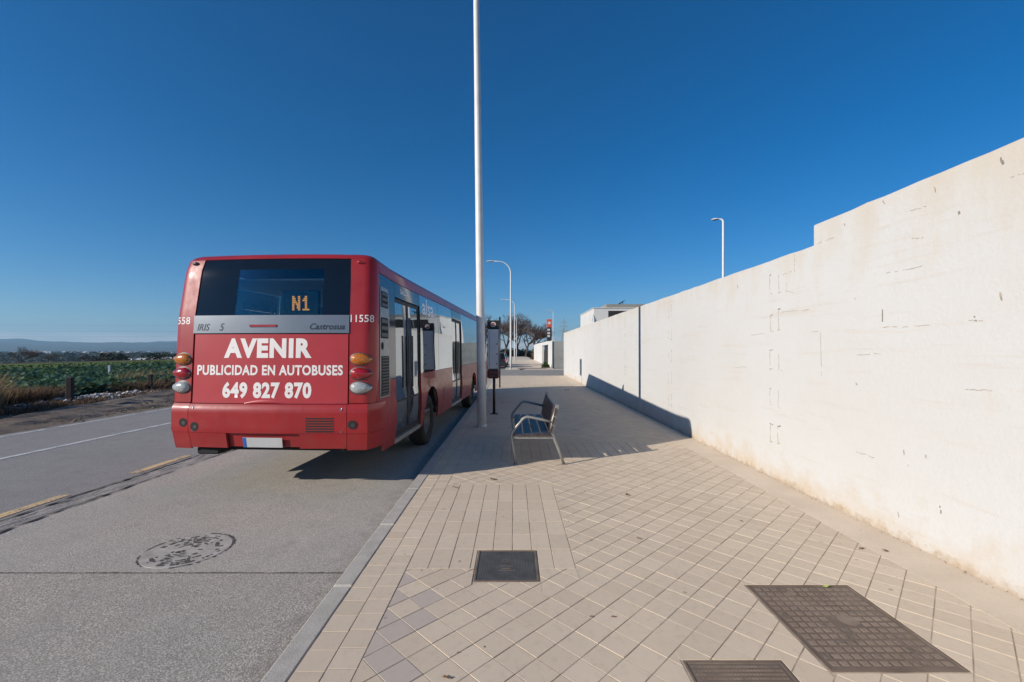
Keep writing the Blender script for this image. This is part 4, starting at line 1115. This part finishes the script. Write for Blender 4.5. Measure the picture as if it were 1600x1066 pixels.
# ------------------------------------------------------------------ roadside verge
def post(label, x, y, h, w, mat, lean=0.0):
    o = MB().cbox(-w, w, -w, w, -0.1, h, w * 0.25).build('post', mat); o.location = (x, y, 0.05); o.rotation_euler = (lean, lean * .6, 0.3)
    return tag(o, label, 'post')
post('dark weathered post left of the white rubble heap', -14.4, 14.45, 0.86, 0.085, M['oldpost'], R(2))
post('dark weathered post nearest to the bus, among brown weeds', -15.25, 18.7, 0.72, 0.07, M['oldpost'], R(-3))
post('thin white marker post standing in the green crop field', -23.6, 26, 0.85, 0.05, M['whitehouse'])
mb = MB(); random.seed(12)
def rock(mb, x, y, z, s):
    v = []
    for i, (a, b, c) in enumerate(((1, 0, 0), (0, 1, 0), (-1, 0, 0), (0, -1, 0), (0, 0, 1), (0, 0, -1), (.7, .7, .5), (-.6, .6, .5), (-.6, -.7, .5), (.7, -.6, .5))):
        k_ = s * random.uniform(0.6, 1.2); v.append((x + a * k_, y + b * k_, z + c * k_ * 0.7))
    mb.add(v, [(0, 6, 9), (0, 1, 6), (1, 7, 6), (1, 2, 7), (2, 8, 7), (2, 3, 8), (3, 9, 8), (3, 0, 9), (6, 7, 4), (7, 8, 4), (8, 9, 4), (9, 6, 4), (0, 5, 1), (1, 5, 2), (2, 5, 3), (3, 5, 0)])
for i in range(620):
    y = random.uniform(12.2, 18.0) if random.random() < .5 else random.gauss(16, 1.0); x = -14.9 + random.gauss(0, 0.28) + 0.02 * (y - 15)
    rock(mb, x, y, 0.06 + random.uniform(-0.05, 0.09) * (1.4 if y > 14 else .4), random.choice((0.02, 0.025, 0.03, 0.04, 0.05, 0.09)) * random.uniform(.7, 1.3))
stuff(mb.build('rubble', M['rubble']), 'low heap of white rubble along the verge', 'rubble')
mb = MB()
for i in range(500):
    rock(mb, random.uniform(-14.2, -10.7), random.uniform(7, 32), random.uniform(0, .05), random.uniform(0.012, 0.05))
stuff(mb.build('verge_stones', M['dirt']), 'small brown stones and clods scattered on the verge', 'stones')
def blades(mb, n, cx, cy, rx, ry, h, w, lean=0.35, z=0.0):
    for i in range(n):
        a = random.uniform(0, 6.283); q = math.sqrt(random.random())
        x, y = cx + rx * q * math.cos(a), cy + ry * q * math.sin(a); hh = h * random.uniform(0.5, 1.1); ww = w * random.uniform(.6, 1.3)
        dx, dy = random.gauss(0, lean) * hh, random.gauss(0, lean) * hh; b = random.uniform(0, 3.14); c, s = math.cos(b) * ww, math.sin(b) * ww
        mb.add([(x - c, y - s, z), (x + c, y + s, z), (x + dx * .45 + c * .7, y + dy * .45 + s * .7, z + hh * .6), (x + dx * .45 - c * .7, y + dy * .45 - s * .7, z + hh * .6), (x + dx, y + dy, z + hh)],
               [(0, 1, 2, 3), (3, 2, 4)], min(1, max(0, random.gauss(.5, .25))))
random.seed(31)
mb = MB()
for (n, cx, cy, rx, ry, h) in ((2600, -15.2, 12.0, .8, .9, 1.15), (500, -15.9, 13.6, .6, .7, .7), (700, -14.6, 10.2, .7, 1.2, 1.2), (300, -17.6, 21.0, .7, 1.2, .95), (160, -17.6, 23.2, .5, .7, .9), (120, -16.5, 30, .6, 3, .7)):
    blades(mb, n, cx, cy, rx, ry, h, 0.009)
stuff(mb.build('dry_grass', M['dry'], tint=True), 'tall straw-coloured dry grass at the edge of the field', 'grass')
mb = MB()
for (n, cx, cy, rx, ry, h) in ((1500, -15.6, 14.4, .5, .8, .62), (2400, -14.2, 13.0, .6, 2.4, .24), (1500, -16.0, 19.2, .7, 1.6, .55), (900, -15.9, 22.5, .5, 1.2, .6), (2600, -14.7, 19.2, .6, 4.2, .22), (1500, -15.4, 27, .6, 7, .3), (1400, -12.2, 16, 1.3, 8, .06), (1200, -16.2, 10.6, .8, 2, .5), (700, -17.5, 17, .7, 1.0, .5)):
    blades(mb, n, cx, cy, rx, ry, h, 0.012, 0.5, 0.0)
stuff(mb.build('weeds', M['weed'], tint=True), 'low brown dead weeds along the roadside verge', 'weeds')
# leafy crop rows
mb = MB(); random.seed(77)
def cropleaf(x, y, h, s):
    a = random.uniform(0, 6.283); el = random.uniform(0.2, 1.0); dx, dy, dz = math.cos(a) * math.cos(el), math.sin(a) * math.cos(el), math.sin(el)
    px_, py_ = -math.sin(a), math.cos(a); w = s * 0.42; z = h
    mb.add([(x, y, z), (x + dx * s * .5 + px_ * w, y + dy * s * .5 + py_ * w, z + dz * s * .55), (x + dx * s, y + dy * s, z + dz * s * .8), (x + dx * s * .5 - px_ * w, y + dy * s * .5 - py_ * w, z + dz * s * .55)], [(0, 1, 2, 3)], min(1, max(0, random.gauss(.45, .3))))
for i in range(52000):
    x = -16.2 - 18.0 * random.random() ** 1.35; lo = max(6, -x * 0.72); y = lo + random.random() ** 1.6 * 55
    row = round(x / 0.55) * 0.55 + random.gauss(0, 0.12)
    cropleaf(row, y, 0.05 + random.random() * 0.38, random.uniform(0.12, 0.30) * (1 + y / 80))
stuff(mb.build('crop', M['crop'], tint=True), 'dense low green leafy crop filling the field', 'crop')
# dark bank of scrub between the fields
mb = MB(); random.seed(78)
for i in range(16000):
    y = 8 + random.random() * 150; x = -39.8 + random.gauss(0, 0.35) + 0.4 * math.sin(y * .3); 
    s = random.uniform(.06, .16); a = random.uniform(0, 6.283); z = random.random() ** 1.5 * 0.55
    mb.add([(x, y, z), (x + s, y + s * math.cos(a), z + s), (x + s * math.sin(a), y + s, z + s * .6)], [(0, 1, 2)], random.random() * .6)
stuff(mb.build('scrub_bank', M['woodfar'], tint=True), 'dark line of scrub between the two green fields', 'scrub')

# ------------------------------------------------------------------ bare trees
def bare_tree_mesh(seed, h, spread_, depth, r0):
    rnd = random.Random(seed); tr = MB(); tw = MB()
    def grow(p, d, L_, r_, lv):
        n = 3; pts = [p]; q = Vector(p)
        for i in range(n):
            d = (d + Vector((rnd.gauss(0, .13), rnd.gauss(0, .13), rnd.gauss(0.04, .07)))).normalized(); q = q + d * (L_ / n); pts.append(q.copy())
        (tr if lv < 3 else tw).tube(pts, [lerp(r_, r_ * .72, i / n) for i in range(n + 1)], 6 if lv < 2 else 3, cap=False)
        if lv >= depth: return
        for k_ in range(rnd.choice((3, 4)) if lv else 5):
            ax = Vector((rnd.gauss(0, 1), rnd.gauss(0, 1), rnd.gauss(0, .4))); nd = (d + ax.normalized() * spread_ * rnd.uniform(.6, 1.2)).normalized()
            bs = pts[rnd.choice((2, 3, 3))]
            grow(bs, nd, L_ * rnd.uniform(.6, .8), r_ * .60, lv + 1)
    grow(Vector((0, 0, 0)), Vector((0, 0, 1)), h * 0.30, r0, 0)
    return tr, tw
def bare_tree(label, x, y, z, s, seed, proto=None, group='bare trees'):
    if proto:
        t = copy_tree(proto); t['label'] = label; t.location = (x, y, z); t.scale = (s, s, s); t.rotation_euler = (0, 0, seed); return t
    t = thing('bare_tree', label, 'tree', (x, y, z), 0, group); a, b = bare_tree_mesh(seed, 11, 0.8, 6, 0.26)
    a.build('trunk', M['bark'], t); b.build('crown', M['twig'], t); t.scale = (s, s, s); return t
pt = bare_tree('large bare tree at the end of the street, left of the lamp posts', -2.0, 112, 0.0, 1.15, 3)
bare_tree('bare tree just behind the distant street lamps', 1.6, 126, 0.0, 1.3, 1.7, pt)
bare_tree('reddish bare tree nearest to the far white wall', 4.9, 104, 0.0, 0.85, 4.1, pt)
bare_tree('low bare tree between the street end and the far wall', 3.3, 118, 0.0, 1.05, 5.3, pt)
bare_tree('bare tree peeping past the lamp post at the street end', -6.5, 120, 0.0, 1.2, 2.6, pt)
bare_tree('lone bare tree in the haze above the fields at far left', -110, 99, -2.3, 0.52, 0.4, pt, )
bare_tree('bare bush beyond the green field at far left', -92, 89, -1.3, 0.27, 2.2, pt)
bare_tree('small bare bush right of the larger bush beyond the green field', -89, 93, -1.2, 0.23, 3.7, pt)
# evergreen shrub by the far wall corner, hedge at the street end
def shrub(name, label, x, y, z, rx, ry, rz_, n, mat, ls, seed, cat='shrub'):
    rnd = random.Random(seed); mb = MB()
    for i in range(n):
        a, b = rnd.uniform(0, 6.283), math.acos(rnd.uniform(-.2, 1)); q = rnd.random() ** .4 * rnd.uniform(.8, 1.12)
        px_, py_, pz_ = rx * q * math.cos(a) * math.sin(b), ry * q * math.sin(a) * math.sin(b), rz_ * max(0.02, q * math.cos(b))
        s = ls * rnd.uniform(.6, 1.3); c = rnd.uniform(0, 6.28); d = rnd.uniform(-.8, .8)
        mb.add([(px_, py_, pz_), (px_ + s * math.cos(c), py_ + s * math.sin(c), pz_ + s * d), (px_ + s * .6 * math.cos(c + 1), py_ + s * .6 * math.sin(c + 1), pz_ + s * .8)], [(0, 1, 2)], rnd.random())
    t = thing(name, label, cat, (x, y, z)); mb.build('foliage', mat, t, tint=True)
    st = MB()
    for i in range(5): st.tube([(0, 0, -0.02), (rx * .4 * math.cos(i * 1.3), ry * .4 * math.sin(i * 1.3), rz_ * .6)], 0.02, 4)
    st.build('stem', M['bark'], t); return t
shrub('shrub', 'small green shrub at the foot of the far grey wall', 3.15, 43.4, 0.10, 0.36, 0.4, 0.5, 500, M['shrub'], 0.13, 1)
shrub('hedge_bush', 'dark bush closing the end of the far white wall', 4.4, 86, 0.0, 0.9, 2.0, 2.6, 1400, M['weed'], 0.25, 2)
shrub('hedge_bush', 'grey-green bush at the end of the street under the bare trees', -0.5, 128, 0.0, 8.0, 3.0, 2.2, 3000, M['woodfar'], 0.4, 3)

# ------------------------------------------------------------------ far buildings to the right
gwall = thing('far_wall', 'grey concrete block wall across the side street', 'wall', (3.73, 42.5, 0))
mb = MB(); MB().box(0.0, 14, 0.0, 0.25, -0.05, 2.66).build('wall_body', M['greywall'], gwall)
for i in range(7):
    for j in range(3):
        MB().box(0.03 + i * 2.0, 1.97 + i * 2.0, -0.02, 0.002, 0.10 + j * 0.86, 0.93 + j * 0.86).build('block', M['greywall'], gwall)
wwall = thing('far_wall', 'white wall with a dark gateway beside the far pavement', 'wall', (3.73, 42.8, 0))
MB().box(0.02, 0.27, 0.0, 5.2, -0.05, 2.75).build('wall_body', M['whitehouse'], wwall)
MB().box(0.02, 0.27, 15.2, 38, -0.05, 2.82).build('wall_body', M['whitehouse'], wwall)
MB().box(0.02, 0.27, 5.2, 15.2, 2.42, 2.80).build('lintel', M['whitehouse'], wwall)
MB().box(0.34, 0.40, 5.2, 15.2, 0.05, 2.42).build('gate', M['darkopen'], wwall)
bld = thing('white_building', 'white flat-roofed building rising behind the long white wall', 'building', (8.16, 45, 0))
MB().box(0, 9.0, 0, 9, -0.05, 6.05).build('wall_body', M['whitehouse'], bld)
MB().box(-0.06, 9.06, -0.06, 9.06, 6.052, 6.12).build('parapet_cap', M['whitehouse'], bld)
wdw = MB().box(1.45, 8.0, -0.012, 0.0, 4.55, 5.80).build('window', M['darkopen'], bld)
for i in range(3): MB().box(3.0 + i * 1.8, 3.07 + i * 1.8, -0.03, -0.013, 4.56, 5.79).build('window_frame', M['greyroof'], wdw)
MB().box(1.35, 9.8, 0.4, 8.6, 6.122, 6.52).build('roof_slab', M['greyroof'], bld)
pn = MB(); pn.add([(2.75, 1.0, 6.55), (3.35, 1.0, 6.98), (3.35, 2.6, 6.98), (2.75, 2.6, 6.55), (2.79, 1.0, 6.51), (3.39, 1.0, 6.94), (3.39, 2.6, 6.94), (2.79, 2.6, 6.51)], [(0, 1, 2, 3), (7, 6, 5, 4), (0, 4, 5, 1), (1, 5, 6, 2), (2, 6, 7, 3), (3, 7, 4, 0)])
pn.box(3.2, 3.25, 1.2, 1.25, 6.50, 6.86); pn.box(3.2, 3.25, 2.3, 2.35, 6.50, 6.86); pn.build('solar_panel', M['signdark'], bld)
sg = thing('pylon_sign', 'tall red-topped dark roadside sign above the far grey wall', 'sign', (4.55, 60, 0))
MB().cbox(0, 0.62, 0, 0.35, 0.0, 4.9, 0.02).build('lower_board', M['signdark'], sg)
MB().cbox(-0.01, 0.63, -0.01, 0.36, 4.903, 6.0, 0.02).build('top_board', M['signred'], sg)
for zz_ in (4.45, 4.0, 3.6): MB().box(0.06, 0.40, -0.008, 0.003, zz_, zz_ + 0.26).build('price_line', M['logo_white'], sg)
MB().lathe([(0, -0.016), (0.2, -0.016)], 'Y', (0.3, 0, 5.5), 16).build('emblem', M['logo_white'], sg)
# lattice power pylon
py_ = thing('power_pylon', 'faint lattice power pylon above the far end of the wall', 'pylon', (34, 300, -0.03)); mb = MB()
for sx in (-1, 1):
    for sy in (-1, 1): mb.tube([(sx * 2.2, sy * 2.2, 0), (sx * 0.5, sy * 0.5, 16), (0.1 * sx, 0.1 * sy, 24)], 0.09, 4)
for i in range(9):
    z0_, z1_ = i * 1.9, (i + 1) * 1.9; w0, w1 = lerp(2.2, .5, z0_ / 17.5), lerp(2.2, .5, z1_ / 17.5)
    for sy in (-1, 1): mb.tube([(-w0, sy * w0, z0_), (w1, sy * w1, z1_)], .05, 4); mb.tube([(w0, sy * w0, z0_), (-w1, sy * w1, z1_)], .05, 4)
mb.build('lattice_mast', M['greyroof'], py_); mb = MB()
for zz_, w in ((15, 3.6), (18, 3.0), (21, 2.4)): mb.tube([(-w, 0, zz_), (w, 0, zz_)], .09, 4); mb.tube([(-w, 0, zz_), (0, 0, zz_ + 1.2), (w, 0, zz_)], .05, 4)
mb.build('cross_arm', M['greyroof'], py_)

# ------------------------------------------------------------------ parked cars
def car(label, x, y, body, h=1.5):
    t = thing('parked_car', label, 'car', (x, y, 0.0), 0, 'cars parked along the far kerb')
    def loft(secs, name, mat, parent=None):
        mb = MB(); n = len(secs[0]); v = [p for s in secs for p in s]
        mb.add(v, [(i * n + k_, i * n + (k_ + 1) % n, (i + 1) * n + (k_ + 1) % n, (i + 1) * n + k_) for i in range(len(secs) - 1) for k_ in range(n)] + [tuple(range(n))[::-1], tuple((len(secs) - 1) * n + k_ for k_ in range(n))])
        return shade_auto(mb.build(name, mat, parent or t), 40)
    def sec(y_, w, z0_, z1_): return [(-w * .92, y_, z0_), (w * .92, y_, z0_), (w, y_, z0_ + .2), (w, y_, lerp(z0_, z1_, .7)), (w * .9, y_, z1_), (-w * .9, y_, z1_), (-w, y_, lerp(z0_, z1_, .7)), (-w, y_, z0_ + .2)]
    loft([sec(0, .72, .32, .80), sec(.08, .84, .24, .94), sec(.6, .88, .2, .97), (sec(3.0, .88, .2, .95)), sec(3.7, .85, .22, .82), sec(4.1, .7, .3, .66)], 'body', M[body])
    def sec2(y_, w0, w1, z0_, z1_): return [(-w0, y_, z0_), (w0, y_, z0_), (w1, y_, z1_), (w1 * .8, y_, z1_ + .02), (-w1 * .8, y_, z1_ + .02), (-w1, y_, z1_)]
    loft([sec2(.10, .80, .76, .93, .98), sec2(.50, .82, .62, .95, h - .05), sec2(1.5, .83, .64, .95, h), sec2(2.3, .82, .60, .95, h - .06), sec2(3.05, .78, .74, .92, .96)], 'cabin', M['glass_dark'])
    loft([sec2(.52, .63, .60, h - .06, h - .01), sec2(1.5, .66, .62, h - .01, h + .03), sec2(2.28, .62, .58, h - .07, h - .02)], 'roof', M[body])
    for sx in (-1, 1):
        for yy in (.75, 3.3):
            w_ = bpy.data.objects.new('wheel', None); col.objects.link(w_); w_.parent = t; w_.location = (sx * .80, yy, .31)
            MB().lathe([(.19, -.08), (.29, -.09), (.31, 0), (.29, .09), (.19, .08)], 'X', (0, 0, 0), 20).build('tyre', M['tyre'], w_, smooth=True)
            MB().lathe([(0, sx * .07), (.18, sx * .05), (.2, sx * .08)], 'X', (0, 0, 0), 16).build('rim', M['silver'], w_, smooth=True)
        MB().cbox(sx * .70 - .11, sx * .70 + .11, -.0, .09, .70, .90, .02).build('tail_lamp', M['redlens'], t)
    MB().box(-.26, .26, -.012, .03, .52, .63).build('number_plate', M['plate'], t)
    return t
car('dark parked car nearest to the side street corner', -1.55, 43.6, 'car_dark', 1.52)
car('pale parked car beyond the dark car at the far kerb', -1.50, 49.5, 'car_pale', 1.46)

# ------------------------------------------------------------------ far left: shed, town, woods, wires
shed = thing('farm_shed', 'long low dark shed with a pale roof beyond the fields', 'shed', (-101, 118, -2.0), R(-6))
MB().box(0, 11.5, 0, 7, -0.5, 1.35).build('wall_body', M['shed'], shed)
mb = MB(); mb.add([(-.2, -.2, 1.352), (11.7, -.2, 1.352), (11.7, 3.5, 2.0), (-.2, 3.5, 2.0), (-.2, 7.2, 1.352), (11.7, 7.2, 1.352)], [(0, 1, 2, 3), (3, 2, 5, 4), (0, 3, 4), (1, 5, 2)]); mb.build('roof', M['shedroof'], shed)
MB().box(-0.5, 0.4, -0.6, 0.05, -.5, 1.75).build('white_tower', M['whitehouse'], shed)
MB().box(11.6, 14.5, 1, 6, -.5, 1.2).build('annexe', M['shed'], shed)
random.seed(41)
for i in range(64):
    a = random.uniform(-1.22, -0.60) ; tx = math.tan(max(-0.88, a) if a > -0.88 else a)
    yy = random.uniform(900, 2300); xx = random.uniform(-1.13, -0.76) * yy
    w, d, h = random.uniform(7, 17), random.uniform(8, 14), random.uniform(4, 8)
    t = thing('town_house', 'tiny pale house in the hazy town below the hills', 'house', (xx, yy, gz(xx, yy)), random.uniform(-.5, .5), 'houses of the far town')
    MB().box(-w / 2, w / 2, -d / 2, d / 2, -2, h).build('wall_body', M['townwall'], t)
    mb = MB(); mb.add([(-w / 2 - .3, -d / 2 - .3, h + .01), (w / 2 + .3, -d / 2 - .3, h + .01), (w / 2 + .3, 0, h + 2.2), (-w / 2 - .3, 0, h + 2.2), (-w / 2 - .3, d / 2 + .3, h + .01), (w / 2 + .3, d / 2 + .3, h + .01)], [(0, 1, 2, 3), (3, 2, 5, 4), (0, 3, 4), (1, 5, 2)])
    mb.build('roof', M['rooftile'] if random.random() < .4 else M['shedroof'], t)
mb = MB(); random.seed(43)
def blob(mb, x, y, z, w, h, n):
    for i in range(n):
        a, b = random.uniform(0, 6.283), random.random(); px_, py_ = x + w * math.cos(a) * math.sqrt(random.random()), y + w * math.sin(a) * random.random(); pz_ = z + h * b
        s = w * random.uniform(.12, .3); c = random.uniform(0, 6.28)
        mb.add([(px_, py_, pz_), (px_ + s * math.cos(c), py_ + s * math.sin(c), pz_ + s * .5), (px_ - s * math.sin(c), py_ + s * math.cos(c), pz_ + s * .9)], [(0, 1, 2)], random.random())
for i in range(420):
    yy = random.uniform(350, 2200); xx = random.uniform(-1.2, -0.72) * yy; blob(mb, xx, yy, gz(xx, yy), random.uniform(5, 14), random.uniform(3, 9), 40)
stuff(mb.build('far_wood', M['woodfar'], tint=True), 'dark hazy belts of trees around the far town', 'wood')
mb = MB()
for i in range(34):
    yy = random.uniform(100, 170); xx = random.uniform(-0.95, -0.74) * yy; blob(mb, xx, yy, gz(xx, yy), random.uniform(1.2, 2.4), random.uniform(1.2, 2.6), 140)
stuff(mb.build('valley_scrub', M['woodfar'], tint=True), 'dark scrub and hedges just beyond the green field', 'scrub')
for i, (z0_, z1_, lb) in enumerate(((21, 17.5, 'upper faint power cable in the sky at far left'), (16.5, 13.5, 'middle faint power cable in the sky at far left'), (12.4, 10.4, 'lowest faint power cable in the sky at far left'))):
    pts = [(lerp(-520, -180, u / 20), lerp(300, 300, u / 20), lerp(z0_, z1_, u / 20) + 6 * ((u / 20 - .5) ** 2)) for u in range(21)]
    tag(MB().tube(pts, 0.02, 4).build('power_cable', M['wire']), lb, 'cable')

# ------------------------------------------------------------------ haze
k = NT('thin_haze'); k.n.remove(k.b)
pv = k.n.new('ShaderNodeVolumePrincipled'); pv.inputs['Color'].default_value = (0.44, 0.74, 1.0, 1); pv.inputs['Density'].default_value = 1.7e-4; pv.inputs['Anisotropy'].default_value = 0.2
k.L(pv.outputs[0], k.out.inputs['Volume'])
hz = MB().box(-7300, 7300, -260, 7300, -14, 285).build('haze', k.m); hz['kind'] = 'stuff'
